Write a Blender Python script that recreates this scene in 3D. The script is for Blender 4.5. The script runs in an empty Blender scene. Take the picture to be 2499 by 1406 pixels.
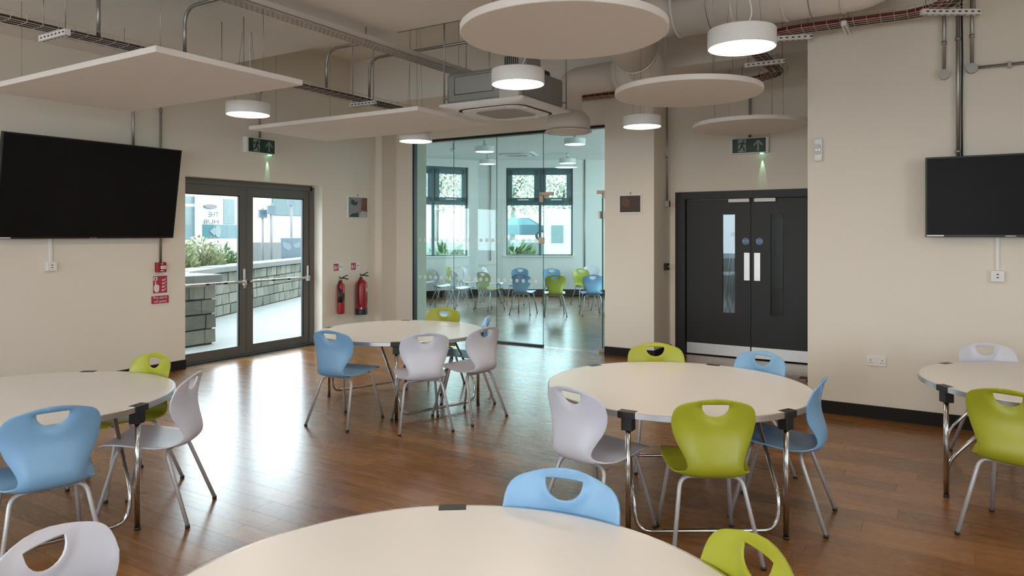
import bpy, bmesh, math, random
from mathutils import Vector, Matrix
from mathutils.geometry import delaunay_2d_cdt
random.seed(7)
PI = math.pi
sc = bpy.context.scene
C = sc.collection

# ------------------------------------------------------------------ camera
W, H = 2499, 1406
F, CX, HY, TH, HC = 1740.0, 1249.5, 570.0, math.radians(31.5), 1.6
cam_d = bpy.data.cameras.new('camera'); cam = bpy.data.objects.new('camera', cam_d); C.objects.link(cam)
cam_d.sensor_fit = 'HORIZONTAL'; cam_d.sensor_width = 36.0; cam_d.lens = 36.0 * F / W
cam_d.shift_y = -(H / 2 - HY) / W
cam_d.clip_start = 0.05; cam_d.clip_end = 300
cam.location = (0, 0, HC); cam.rotation_euler = (PI / 2, 0, TH)
sc.camera = cam

# ------------------------------------------------------------------ world, exposure
vs = sc.view_settings
vs.view_transform = 'Standard'; vs.look = 'None'; vs.gamma = 1.0; vs.exposure = -0.15
vs.use_curve_mapping = False
wd = bpy.data.worlds.new('overcast_sky'); sc.world = wd; wd.use_nodes = True
bg = wd.node_tree.nodes['Background']
bg.inputs['Color'].default_value = (0.80, 0.91, 1.0, 1); bg.inputs['Strength'].default_value = 11.5

def portal(loc, rot, sx, sy):
    l = bpy.data.lights.new('window_portal', 'AREA'); l.shape = 'RECTANGLE'; l.size = sx; l.size_y = sy
    l.cycles.is_portal = True
    o = bpy.data.objects.new('window_portal', l); C.objects.link(o); o.location = loc; o.rotation_euler = rot

# ------------------------------------------------------------------ pixel helpers (a pixel gives a direction only)
_s, _c = math.sin(TH), math.cos(TH)
def ray(px, py):
    a = (px - CX) / F; b = (HY - py) / F
    return (-_s + _c * a, _c + _s * a, b)
def gz(px, py, z=0.0):
    d = ray(px, py); t = (z - HC) / d[2]; return Vector((d[0] * t, d[1] * t, z))
def gx(px, py, x):
    d = ray(px, py); t = x / d[0]; return Vector((x, d[1] * t, HC + d[2] * t))
def gy(px, py, y):
    d = ray(px, py); t = y / d[1]; return Vector((d[0] * t, y, HC + d[2] * t))
def gt(px, py, t):
    d = ray(px, py); return Vector((d[0] * t, d[1] * t, HC + d[2] * t))
def proj(x, y, z):
    dep = -_s * x + _c * y; r = _c * x + _s * y
    if dep < 0.05: return None
    return (CX + F * r / dep, HY - F * (z - HC) / dep)

# ------------------------------------------------------------------ materials
MATS = {}
def _noise_mix(nt, col, var, scale, detail=4.0):
    tc = nt.nodes.new('ShaderNodeTexCoord'); n = nt.nodes.new('ShaderNodeTexNoise')
    n.inputs['Scale'].default_value = scale; n.inputs['Detail'].default_value = detail
    nt.links.new(tc.outputs['Object'], n.inputs['Vector'])
    mx = nt.nodes.new('ShaderNodeMix'); mx.data_type = 'RGBA'
    a = [max(0, c * (1 - var)) for c in col]; b = [min(1, c * (1 + var)) for c in col]
    mx.inputs[6].default_value = (*a, 1); mx.inputs[7].default_value = (*b, 1)
    nt.links.new(n.outputs['Fac'], mx.inputs[0])
    return mx.outputs[2], n
def mat(name, col, rough=0.5, metal=0.0, var=0.04, scale=6.0, bump=0.0, bscale=60.0, spec=0.5, emit=None, estr=0.0):
    if name in MATS: return MATS[name]
    m = bpy.data.materials.new(name); m.use_nodes = True; nt = m.node_tree; b = nt.nodes['Principled BSDF']
    out, n = _noise_mix(nt, col, var, scale)
    nt.links.new(out, b.inputs['Base Color'])
    b.inputs['Roughness'].default_value = rough; b.inputs['Metallic'].default_value = metal
    b.inputs['Specular IOR Level'].default_value = spec
    if bump:
        tc = nt.nodes.new('ShaderNodeTexCoord'); n2 = nt.nodes.new('ShaderNodeTexNoise'); n2.inputs['Scale'].default_value = bscale
        nt.links.new(tc.outputs['Object'], n2.inputs['Vector'])
        bp = nt.nodes.new('ShaderNodeBump'); bp.inputs['Strength'].default_value = bump; bp.inputs['Distance'].default_value = 0.01
        nt.links.new(n2.outputs['Fac'], bp.inputs['Height']); nt.links.new(bp.outputs['Normal'], b.inputs['Normal'])
    if emit:
        b.inputs['Emission Color'].default_value = (*emit, 1); b.inputs['Emission Strength'].default_value = estr
    MATS[name] = m; return m
def glass_mat(name, tint, refl=1.0, rough=0.0):
    m = bpy.data.materials.new(name); m.use_nodes = True; nt = m.node_tree; nt.nodes.clear()
    o = nt.nodes.new('ShaderNodeOutputMaterial'); mx = nt.nodes.new('ShaderNodeMixShader')
    t = nt.nodes.new('ShaderNodeBsdfTransparent'); g = nt.nodes.new('ShaderNodeBsdfGlossy'); lw = nt.nodes.new('ShaderNodeLayerWeight')
    pw_ = nt.nodes.new('ShaderNodeMath'); pw_.operation = 'POWER'; pw_.inputs[1].default_value = 5.0; nt.links.new(lw.outputs['Facing'], pw_.inputs[0])
    fr = nt.nodes.new('ShaderNodeMath'); fr.operation = 'MULTIPLY_ADD'; fr.inputs[1].default_value = 0.96; fr.inputs[2].default_value = 0.04; nt.links.new(pw_.outputs[0], fr.inputs[0])
    ml = nt.nodes.new('ShaderNodeMath'); ml.operation = 'MULTIPLY'; ml.inputs[1].default_value = refl
    n = nt.nodes.new('ShaderNodeTexNoise'); n.inputs['Scale'].default_value = 0.6
    cm = nt.nodes.new('ShaderNodeMix'); cm.data_type = 'RGBA'
    cm.inputs[6].default_value = (*[c * 0.985 for c in tint], 1); cm.inputs[7].default_value = (*tint, 1)
    nt.links.new(n.outputs['Fac'], cm.inputs[0]); nt.links.new(cm.outputs[2], t.inputs['Color'])
    g.inputs['Roughness'].default_value = rough
    nt.links.new(fr.outputs[0], ml.inputs[0]); nt.links.new(ml.outputs[0], mx.inputs[0])
    nt.links.new(t.outputs[0], mx.inputs[1]); nt.links.new(g.outputs[0], mx.inputs[2]); nt.links.new(mx.outputs[0], o.inputs[0])
    MATS[name] = m; return m
def floor_mat():
    m = bpy.data.materials.new('wood_plank_vinyl'); m.use_nodes = True; nt = m.node_tree; b = nt.nodes['Principled BSDF']
    L = nt.links.new
    geo = nt.nodes.new('ShaderNodeNewGeometry'); oi = nt.nodes.new('ShaderNodeObjectInfo'); at = nt.nodes.new('ShaderNodeAttribute'); at.attribute_name = 'rnd'
    ad = nt.nodes.new('ShaderNodeMath'); ad.operation = 'ADD'; L(oi.outputs['Random'], ad.inputs[0]); L(at.outputs['Fac'], ad.inputs[1])
    frc = nt.nodes.new('ShaderNodeMath'); frc.operation = 'FRACT'; L(ad.outputs[0], frc.inputs[0])
    mp = nt.nodes.new('ShaderNodeMapping'); mp.inputs['Scale'].default_value = (1.6, 26, 1); L(geo.outputs['Position'], mp.inputs['Vector'])
    n1 = nt.nodes.new('ShaderNodeTexNoise'); n1.inputs['Scale'].default_value = 1.6; n1.inputs['Detail'].default_value = 6; L(mp.outputs[0], n1.inputs['Vector'])
    mp2 = nt.nodes.new('ShaderNodeMapping'); mp2.inputs['Scale'].default_value = (0.9, 8, 1); L(geo.outputs['Position'], mp2.inputs['Vector'])
    n2 = nt.nodes.new('ShaderNodeTexNoise'); n2.inputs['Scale'].default_value = 2.0; n2.inputs['Detail'].default_value = 3; L(mp2.outputs[0], n2.inputs['Vector'])
    m1 = nt.nodes.new('ShaderNodeMath'); m1.operation = 'MULTIPLY_ADD'; m1.inputs[1].default_value = 0.35; L(frc.outputs[0], m1.inputs[0])
    m2 = nt.nodes.new('ShaderNodeMath'); m2.operation = 'MULTIPLY_ADD'; m2.inputs[1].default_value = 0.55; L(n1.outputs['Fac'], m2.inputs[0])
    m3 = nt.nodes.new('ShaderNodeMath'); m3.operation = 'MULTIPLY'; m3.inputs[1].default_value = 0.35; L(n2.outputs['Fac'], m3.inputs[0])
    L(m3.outputs[0], m2.inputs[2]); L(m2.outputs[0], m1.inputs[2])
    cr = nt.nodes.new('ShaderNodeValToRGB'); L(m1.outputs[0], cr.inputs[0])
    e = cr.color_ramp.elements; e[0].position = 0.30; e[0].color = (0.120, 0.046, 0.010, 1); e[1].position = 0.92; e[1].color = (0.32, 0.145, 0.045, 1)
    e2 = cr.color_ramp.elements.new(0.6); e2.color = (0.215, 0.089, 0.022, 1)
    L(cr.outputs[0], b.inputs['Base Color'])
    rr = nt.nodes.new('ShaderNodeMath'); rr.operation = 'MULTIPLY_ADD'; rr.inputs[1].default_value = 0.10; rr.inputs[2].default_value = 0.22; L(n1.outputs['Fac'], rr.inputs[0])
    L(rr.outputs[0], b.inputs['Roughness']); b.inputs['Coat Weight'].default_value = 0.32; b.inputs['Coat Roughness'].default_value = 0.22
    bp = nt.nodes.new('ShaderNodeBump'); bp.inputs['Strength'].default_value = 0.12; bp.inputs['Distance'].default_value = 0.002
    L(n1.outputs['Fac'], bp.inputs['Height']); L(bp.outputs[0], b.inputs['Normal'])
    b.inputs['Specular IOR Level'].default_value = 0.38; b.inputs['Coat IOR'].default_value = 1.4
    MATS['floor'] = m; return m
def perforated_mat():
    m = bpy.data.materials.new('perforated_white_steel'); m.use_nodes = True; nt = m.node_tree; b = nt.nodes['Principled BSDF']
    L = nt.links.new
    b.inputs['Base Color'].default_value = (0.62, 0.58, 0.54, 1); b.inputs['Roughness'].default_value = 0.5
    tc = nt.nodes.new('ShaderNodeTexCoord'); br = nt.nodes.new('ShaderNodeTexBrick')
    mp = nt.nodes.new('ShaderNodeMapping'); mp.inputs['Rotation'].default_value = (0, 0, PI / 2); L(tc.outputs['Object'], mp.inputs['Vector']); L(mp.outputs[0], br.inputs['Vector'])
    br.inputs['Scale'].default_value = 1.0; br.inputs['Brick Width'].default_value = 0.05; br.inputs['Row Height'].default_value = 0.03
    br.inputs['Mortar Size'].default_value = 0.0085; br.inputs['Mortar Smooth'].default_value = 0
    br.offset = 0.5
    gt_ = nt.nodes.new('ShaderNodeMath'); gt_.operation = 'GREATER_THAN'; gt_.inputs[1].default_value = 0.5; L(br.outputs['Fac'], gt_.inputs[0])
    L(gt_.outputs[0], b.inputs['Alpha'])
    MATS['perf'] = m; return m

WALL = mat('cream_wall_paint', (0.80, 0.74, 0.645), 0.75, var=0.02, scale=1.3, bump=0.05, bscale=90)
CEIL = mat('off_white_ceiling_paint', (0.87, 0.835, 0.78), 0.8, var=0.03, scale=1.0)
FARW = mat('white_wall_paint', (0.80, 0.80, 0.78), 0.75, var=0.02, scale=1.3)
SKIRT = mat('dark_skirting', (0.016, 0.012, 0.0115), 0.65, spec=0.25)
FLOORM = floor_mat(); PERF = perforated_mat()
GREYM = mat('grey_powder_coat', (0.12, 0.113, 0.10), 0.45, var=0.05)
TEALF = mat('slate_window_frame', (0.085, 0.145, 0.16), 0.4)
BLACKD = mat('black_door_laminate', (0.009, 0.008, 0.0075), 0.5, var=0.1)
BLACK = mat('black_plastic', (0.012, 0.012, 0.012), 0.4)
STEEL = mat('brushed_steel', (0.62, 0.60, 0.57), 0.38, 0.85, var=0.05, scale=30)
CHROME = mat('chrome_tube', (0.55, 0.55, 0.56), 0.16, 1.0, var=0.03)
GALV = mat('galvanised_conduit', (0.36, 0.35, 0.33), 0.35, 0.8, var=0.08, scale=20)
ALU = mat('aluminium_edge', (0.62, 0.63, 0.65), 0.3, 0.9, var=0.05)
LEGM = mat('silver_painted_leg', (0.50, 0.50, 0.52), 0.38, 0.35, var=0.03)
TTOP = mat('white_laminate', (0.79, 0.76, 0.735), 0.33, var=0.015, scale=3)
BLUE = mat('light_blue_plastic', (0.19, 0.37, 0.58), 0.38, var=0.03, bump=0.02, bscale=300)
GREEN = mat('lime_green_plastic', (0.35, 0.365, 0.022), 0.38, var=0.03, bump=0.02, bscale=300)
WHITEC = mat('pale_lilac_white_plastic', (0.61, 0.615, 0.70), 0.38, var=0.02, bump=0.02, bscale=300)
PANEL = mat('acoustic_panel_white', (0.88, 0.84, 0.80), 0.85, var=0.02, scale=40, bump=0.08, bscale=200)
WHITE = mat('white_enamel', (0.80, 0.79, 0.77), 0.4, var=0.02)
WHITEP = mat('white_plastic', (0.82, 0.81, 0.79), 0.4, var=0.02)
LIT = mat('lit_diffuser', (0.9, 0.88, 0.84), 0.5, emit=(1.0, 0.85, 0.66), estr=36.0)
FARGLOW = mat('added_glow_diffuser', (0.85, 0.85, 0.84), 0.5, emit=(0.95, 1.0, 1.0), estr=9.0)  # glow added to the switched-off far lamps to brighten the far room
DUCTM = mat('painted_duct', (0.78, 0.72, 0.66), 0.5, var=0.03)
ACGREY = mat('galvanised_sheet_unit', (0.33, 0.335, 0.32), 0.45, 0.5, var=0.08, scale=5)
TVM = mat('screen_glass', (0.010, 0.009, 0.009), 0.35, var=0.2, spec=0.10)
RED = mat('red_enamel', (0.33, 0.018, 0.022), 0.3, var=0.05)
REDS = mat('red_sign', (0.42, 0.03, 0.05), 0.5)
REDC = mat('red_cable', (0.19, 0.030, 0.024), 0.5)
SIGNG = mat('green_sign', (0.008, 0.040, 0.016), 0.4)
SIGNW = mat('sign_pictogram', (0.24, 0.30, 0.25), 0.4)
LEDG = mat('green_indicator', (0.2, 0.8, 0.4), 0.4, emit=(0.25, 1.0, 0.5), estr=3.0)
BLUES = mat('blue_sticker', (0.02, 0.16, 0.42), 0.4)
DARKC = mat('dark_cable', (0.05, 0.035, 0.03), 0.5)
YEL = mat('yellow_label', (0.62, 0.45, 0.02), 0.5)
GL_WALL = glass_mat('teal_tinted_glass', (0.83, 0.965, 0.955), 1.0)
GL_DOOR = glass_mat('door_glass', (0.95, 0.985, 0.98), 0.8)
GL_WIN = glass_mat('window_glass', (0.97, 0.99, 0.99), 0.8)
STONE = [mat('stone_%d' % i, c, 0.85, var=0.25, scale=9, bump=0.5, bscale=25) for i, c in enumerate([(0.10, 0.098, 0.072), (0.125, 0.122, 0.098), (0.078, 0.079, 0.061)])]
CAPM = mat('stone_cap', (0.095, 0.096, 0.088), 0.8, var=0.15, scale=5, bump=0.3)
MORTAR = mat('mortar', (0.05, 0.047, 0.04), 0.9, var=0.15)
PAVE = mat('paving', (0.145, 0.15, 0.142), 0.8, var=0.15, scale=4, bump=0.3)
PAVE2 = mat('pale_bounce_ground', (0.62, 0.61, 0.58), 0.8, var=0.08, scale=3)  # unseen ground, made pale to bounce daylight up to the ceiling
LEAFG = mat('green_leaves', (0.055, 0.10, 0.028), 0.6, var=0.4, scale=3)
LEAFY = mat('yellow_green_leaves', (0.15, 0.17, 0.08), 0.6, var=0.4, scale=3)
BARK = mat('bark', (0.20, 0.17, 0.13), 0.9, var=0.3)
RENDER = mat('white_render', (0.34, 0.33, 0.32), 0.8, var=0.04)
TEALV = mat('teal_vinyl', (0.001, 0.058, 0.064), 0.5)
TEALP = mat('pale_teal_vinyl', (0.058, 0.10, 0.108), 0.5)
GREYL = mat('grey_lettering', (0.032, 0.031, 0.03), 0.5)
SHOPG = mat('shop_window', (0.082, 0.115, 0.115), 0.3)
BOARD = mat('slate_blue_board', (0.05, 0.074, 0.09), 0.5)
BOARDW = mat('pale_blue_print', (0.092, 0.113, 0.13), 0.5)
CARM = mat('dark_car_paint', (0.05, 0.09, 0.11), 0.2, 0.3)
CARG = mat('car_glass', (0.10, 0.17, 0.19), 0.08)
TYRE = mat('tyre', (0.015, 0.015, 0.015), 0.8)
BRASS = mat('satin_patch_fitting', (0.50, 0.40, 0.31), 0.35, 0.6)

# ------------------------------------------------------------------ mesh builder
class MB:
    def __init__(s): s.v = []; s.f = []; s.sm = []
    def add(s, vs_, fs, smooth=False):
        o = len(s.v); s.v += [tuple(v) for v in vs_]
        for f in fs: s.f.append([i + o for i in f]); s.sm.append(smooth)
        return s
    def box(s, x0, x1, y0, y1, z0, z1, M=None):
        if x0 > x1: x0, x1 = x1, x0
        if y0 > y1: y0, y1 = y1, y0
        if z0 > z1: z0, z1 = z1, z0
        vs_ = [Vector(p) for p in ((x0, y0, z0), (x1, y0, z0), (x1, y1, z0), (x0, y1, z0), (x0, y0, z1), (x1, y0, z1), (x1, y1, z1), (x0, y1, z1))]
        if M: vs_ = [M @ v for v in vs_]
        return s.add(vs_, [(0, 3, 2, 1), (4, 5, 6, 7), (0, 1, 5, 4), (1, 2, 6, 5), (2, 3, 7, 6), (3, 0, 4, 7)])
    def cyl(s, p0, p1, r0, r1=None, seg=16, cap=True):
        return s.tube([p0, p1], [r0, r0 if r1 is None else r1], seg, cap)
    def tube(s, pts, r, seg=10, cap=True):
        pts = [Vector(p) for p in pts]; n = len(pts)
        rs = r if isinstance(r, (list, tuple)) else [r] * n
        dirs = []
        for i in range(n):
            a = pts[max(i - 1, 0)]; b = pts[min(i + 1, n - 1)]
            d1 = (pts[i] - a); d2 = (b - pts[i])
            d = (d1.normalized() if d1.length > 1e-9 else Vector()) + (d2.normalized() if d2.length > 1e-9 else Vector())
            dirs.append(d.normalized() if d.length > 1e-9 else Vector((0, 0, 1)))
        up = Vector((0, 0, 1)) if abs(dirs[0].z) < 0.9 else Vector((1, 0, 0))
        u = dirs[0].cross(up).normalized()
        vs_ = []; fs = []
        for i in range(n):
            d = dirs[i]; u = (u - d * u.dot(d)); u = u.normalized() if u.length > 1e-6 else d.orthogonal().normalized()
            w = d.cross(u)
            for k in range(seg):
                a = 2 * PI * k / seg
                vs_.append(pts[i] + (u * math.cos(a) + w * math.sin(a)) * rs[i])
        for i in range(n - 1):
            for k in range(seg):
                k2 = (k + 1) % seg
                fs.append((i * seg + k, i * seg + k2, (i + 1) * seg + k2, (i + 1) * seg + k))
        s.add(vs_, fs, True)
        if cap:
            o = len(s.v) - len(vs_)
            s.f.append([o + k for k in range(seg)][::-1]); s.sm.append(False)
            s.f.append([o + (n - 1) * seg + k for k in range(seg)]); s.sm.append(False)
        return s
    def lathe(s, prof, seg=32, c=(0, 0, 0), smooth=True, sharp=False):
        if sharp:
            for a, b in zip(prof, prof[1:]): s.lathe([a, b], seg, c, smooth)
            return s
        vs_ = []; fs = []; n = len(prof)
        for (r, z) in prof:
            for k in range(seg):
                a = 2 * PI * k / seg; vs_.append((c[0] + r * math.cos(a), c[1] + r * math.sin(a), c[2] + z))
        for i in range(n - 1):
            for k in range(seg):
                k2 = (k + 1) % seg
                fs.append((i * seg + k, i * seg + k2, (i + 1) * seg + k2, (i + 1) * seg + k))
        return s.add(vs_, fs, smooth)
    def disc(s, r, z, seg=32, c=(0, 0), up=True):
        vs_ = [(c[0] + r * math.cos(2 * PI * k / seg), c[1] + r * math.sin(2 * PI * k / seg), z) for k in range(seg)]
        return s.add(vs_, [list(range(seg)) if up else list(range(seg))[::-1]])
    def poly_xz(s, pts, y0, y1):
        """flat polygon in x-z with thickness along y (y0 is the side to the viewer)"""
        n = len(pts)
        A = sum(pts[i][0] * pts[(i + 1) % n][1] - pts[(i + 1) % n][0] * pts[i][1] for i in range(n))
        if A < 0: pts = pts[::-1]
        vs_ = [(x, y0, z) for x, z in pts] + [(x, y1, z) for x, z in pts]
        fs = [list(range(n)), list(range(n, 2 * n))[::-1]] + [((i + 1) % n, i, n + i, n + (i + 1) % n) for i in range(n)]
        return s.add(vs_, fs)
    def poly_xy(s, pts, z0, z1):
        n = len(pts)
        A = sum(pts[i][0] * pts[(i + 1) % n][1] - pts[(i + 1) % n][0] * pts[i][1] for i in range(n))
        if A < 0: pts = pts[::-1]
        vs_ = [(x, y, z0) for x, y in pts] + [(x, y, z1) for x, y in pts]
        return s.add(vs_, [list(range(n))[::-1], list(range(n, 2 * n))] + [(i, (i + 1) % n, n + (i + 1) % n, n + i) for i in range(n)])
    def mesh(s, name, m):
        me = bpy.data.meshes.new(name); me.from_pydata(s.v, [], s.f); me.update()
        me.polygons.foreach_set('use_smooth', s.sm)
        ms = m if isinstance(m, (list, tuple)) else [m]
        for q in ms: me.materials.append(q)
        return me
    def build(s, name, m, parent=None, bevel=0.0, seg=2):
        o = bpy.data.objects.new(name, s.mesh(name, m)); C.objects.link(o); o.parent = parent
        if bevel:
            b = o.modifiers.new('bevel', 'BEVEL'); b.width = bevel; b.segments = seg; b.limit_method = 'ANGLE'; b.angle_limit = math.radians(40)
        return o
def tag(o, label=None, cat=None, group=None, kind=None):
    if label: o['label'] = label
    if cat: o['category'] = cat
    if group: o['group'] = group
    if kind: o['kind'] = kind
    return o
def thing(name, label, cat, loc=(0, 0, 0), rz=0.0, group=None):
    o = bpy.data.objects.new(name, None); o.empty_display_size = 0.1; C.objects.link(o)
    o.location = loc; o.rotation_euler = (0, 0, rz)
    return tag(o, label, cat, group)
def struct(name, mb, m, label=None, parent=None):
    o = mb.build(name, m, parent); o['kind'] = 'structure'
    if label: o['label'] = label
    return o
def dup(root, loc=None, rz=None, label=None, group=None, parent=None, swap=None):
    r = root.copy(); C.objects.link(r)
    if parent: r.parent = parent
    if loc is not None: r.location = loc
    if rz is not None: r.rotation_euler = (0, 0, rz)
    if label: r['label'] = label
    if group: r['group'] = group
    def rec(src, dst):
        for ch in list(src.children):
            c = ch.copy(); C.objects.link(c); c.parent = dst
            if swap and ch.data and ch.data.name in swap: c.data = swap[ch.data.name]
            rec(ch, c)
    rec(root, r); return r
def bent(pts, rad, n=6):
    """polyline with rounded corners"""
    pts = [Vector(p) for p in pts]; out = [pts[0]]
    for i in range(1, len(pts) - 1):
        a, b, c = pts[i - 1], pts[i], pts[i + 1]
        d1 = (a - b); d2 = (c - b); r = min(rad, d1.length * 0.49, d2.length * 0.49)
        p1 = b + d1.normalized() * r; p2 = b + d2.normalized() * r
        for k in range(n + 1):
            t = k / n; out.append(p1 * (1 - t) ** 2 + b * 2 * t * (1 - t) + p2 * t ** 2)
    out.append(pts[-1]); return out
def text(name, s, size, m, parent, loc, rot=(PI / 2, 0, 0), mirror=False, align='CENTER', depth=0.0008):
    cu = bpy.data.curves.new('txt', 'FONT'); cu.body = s; cu.size = size; cu.align_x = align; cu.align_y = 'CENTER'; cu.extrude = depth; cu.resolution_u = 3
    t = bpy.data.objects.new('txt', cu); C.objects.link(t)
    me = bpy.data.meshes.new_from_object(t.evaluated_get(bpy.context.evaluated_depsgraph_get()))
    bpy.data.objects.remove(t); bpy.data.curves.remove(cu)
    if mirror:
        for v in me.vertices: v.co.x = -v.co.x
        me.flip_normals()
    me.materials.clear(); me.materials.append(m)
    o = bpy.data.objects.new(name, me); C.objects.link(o); o.parent = parent; o.location = loc; o.rotation_euler = rot
    return o
def wall_open(length, h, th, openings, z0=0.0, y0=0.0):
    """wall in local x (0..length), y0..y0+th, with rectangular openings (x0,x1,z0,z1)"""
    mb = MB(); xs = sorted({0, length, *[o[0] for o in openings], *[o[1] for o in openings]}); xs = [x for x in xs if 0 <= x <= length]
    zs = sorted({z0, h, *[o[2] for o in openings], *[o[3] for o in openings]}); zs = [z for z in zs if z0 <= z <= h]
    for i in range(len(xs) - 1):
        for j in range(len(zs) - 1):
            cx = (xs[i] + xs[i + 1]) / 2; cz = (zs[j] + zs[j + 1]) / 2
            if any(o[0] < cx < o[1] and o[2] < cz < o[3] for o in openings): continue
            mb.box(xs[i], xs[i + 1], y0, y0 + th, zs[j], zs[j + 1])
    return mb

# ================================================================== THE ROOM
XL, YA, YB, YG, XR, YR = -7.70, 6.90, 9.30, 8.80, 4.60, -3.20   # left wall, tv wall, black-door wall, glass wall, right wall, rear wall
ZC, ZU = 3.50, 4.20                                             # ceiling slab, raised bay
Y1, Y2 = 5.17, 7.90
R90 = PI / 2

# floor: slab plus wood-effect planks
slab = struct('floor', MB().box(XL - .3, XR + .3, YR - .3, 9.0, -0.20, -0.006).box(XL - .3, -.9, 9.0, 17.4, -.2, -.006).poly_xy([(XL - .3, 9.0), (XL - .3, 17.2), (-7.3, 17.2), (-10.5, 15.5), (-11.9, 13.1)], -.2, -.006), MORTAR, 'floor slab under wood effect vinyl planks')
PW, PL = 0.152, 0.92
cands = []
row = 0; y = YR
while y < 17.5:
    x = -12.1 - random.random() * PL
    while x < XR:
        cx, cy = x + PL / 2, y + PW / 2
        x0, x1, y0, y1 = x, x + PL, y, min(y + PW, 17.5)
        ok = True
        if cy < 8.85 and x0 < XL: x0 = XL
        if cy > 7.3 and cy < 9.3 and cx > -1.0: ok = False
        if cy > 9.3 and x1 > -3.6:
            ok = False
        if x0 < -8.0 and (cy < 9.05 + (-8.0 - x0) * 1.10 or cy > 17.0 - (-7.4 - x0) * .58 or x0 < -11.75 or (x0 < -10.4 and cy > 15.2 - (-10.4 - x0) * 1.6)): ok = False
        if x1 > XR: x1 = XR
        if x1 - x0 < 0.05: ok = False
        if ok: cands.append((x0, x1, y0, y1))
        x += PL
    y += PW; row += 1
def pl_score(p):
    q = [proj(a, b, 0) for a in (p[0], p[1]) for b in (p[2], p[3])]
    if any(k is None for k in q): return 0
    cx = sum(k[0] for k in q) / 4; cy = sum(k[1] for k in q) / 4
    if not (-60 < cx < W + 60 and 560 < cy < H + 30): return 0
    if cy > 1236 and math.hypot(p[0] + .46 + 0.99 * 1.6, p[2] - 1.32) < .1: return 0
    mx, my = (p[0] + p[1]) / 2, (p[2] + p[3]) / 2
    f = 1.6 / (1.6 - 0.675)
    if math.hypot(mx / f + 0.99, my / f - 1.32) < 0.70: return 0        # hidden under the front table top
    return abs((q[1][1] - q[0][1])) * abs(q[2][0] - q[0][0])
sc_ = sorted(((pl_score(p), i) for i, p in enumerate(cands)), reverse=True)
near = {i for s_, i in sc_[:300] if s_ > 0}
plank_me = {}
far_mb = MB(); far_r = []
for i, (x0, x1, y0, y1) in enumerate(cands):
    if i in near:
        k = round(x1 - x0, 3)
        if k not in plank_me:
            plank_me[k] = MB().box(-(x1 - x0) / 2 + .0006, (x1 - x0) / 2 - .0006, -PW / 2 + .0006, PW / 2 - .0006, -0.006, 0).mesh('plank', FLOORM)
        o = bpy.data.objects.new('plank', plank_me[k]); C.objects.link(o); o.parent = slab
        o.location = ((x0 + x1) / 2, (y0 + y1) / 2, 0)
    else:
        far_mb.box(x0 + .0006, x1 - .0006, y0 + .0006, y1 - .0006, -0.006, 0); far_r += [random.random()] * 6
o = far_mb.build('plank_field', FLOORM, slab); o['kind'] = 'stuff'
a = o.data.attributes.new('rnd', 'FLOAT', 'FACE'); a.data.foreach_set('value', far_r)

# ceiling: slab, raised bay between Y1 and Y2, soffit behind
struct('ceiling', MB().box(XL - .3, XR + .3, YR - .3, Y1, ZC, ZU + .2), CEIL, 'off-white painted ceiling slab over the tables')
struct('ceiling', MB().box(XL - .3, XR + .3, Y1, Y2, ZU, ZU + .2), CEIL, 'raised ceiling bay holding the ducts')
struct('ceiling', MB().box(XL - .3, XR + .3, Y2, YB + .3, ZC, ZU + .2), CEIL, 'ceiling soffit in front of the glass wall and black doors')
struct('ceiling', MB().poly_xy([(-3.2, YB + .3), (-8.0, YB + .3), (-8.25, 9.0), (-12.1, 13.1), (-10.6, 15.6), (-7.3, 17.4), (-3.2, 17.4)], ZC, ZC + .2), FARW, 'white ceiling of the room behind the glass')

# left wall with the exit-door opening (local x = world y)
DY0, DY1, DZ = 5.17, 7.33, 2.285
wl = wall_open(9.15 - YR, ZU, 0.34, [(DY0 - YR, DY1 - YR, -1, DZ)])
o = struct('wall_left', wl, WALL, 'cream wall with the glazed exit doors'); o.location = (XL, YR, 0); o.rotation_euler = (0, 0, R90)
# pier at the end of the left wall, and wall stub beside the glass
struct('wall_corner', MB().box(XL - .05, -7.57, 8.45, YG + .02, 0, ZC), WALL, 'cream corner pier beside the glass wall')
struct('wall_glass_stub', MB().box(XL - .34, -7.20, YG, YG + .30, 0, ZC), WALL, 'narrow wall at the left end of the glass partition')
struct('wall_glass_head', MB().box(-7.20, -3.85, YG - .02, YG + .28, 3.05, ZC), WALL, 'bulkhead above the glass partition')
struct('wall_pier', MB().box(-3.88, -3.20, 8.68, YB + .25, 0, ZC), WALL, 'cream pier between glass wall and black doors')
# black-door wall
wb = wall_open(2.3, ZC, 0.25, [(-3.13 + 3.3, -1.17 + 3.3, -1, 2.15)])
o = struct('wall_back', wb, WALL, 'cream wall around the black double doors'); o.location = (-3.30, YB, 0)
# tv wall on the right
struct('wall_right_front', MB().box(-1.09, XR + .3, YA, YB + .25, 0, ZU), WALL, 'cream wall carrying the small television')
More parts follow.
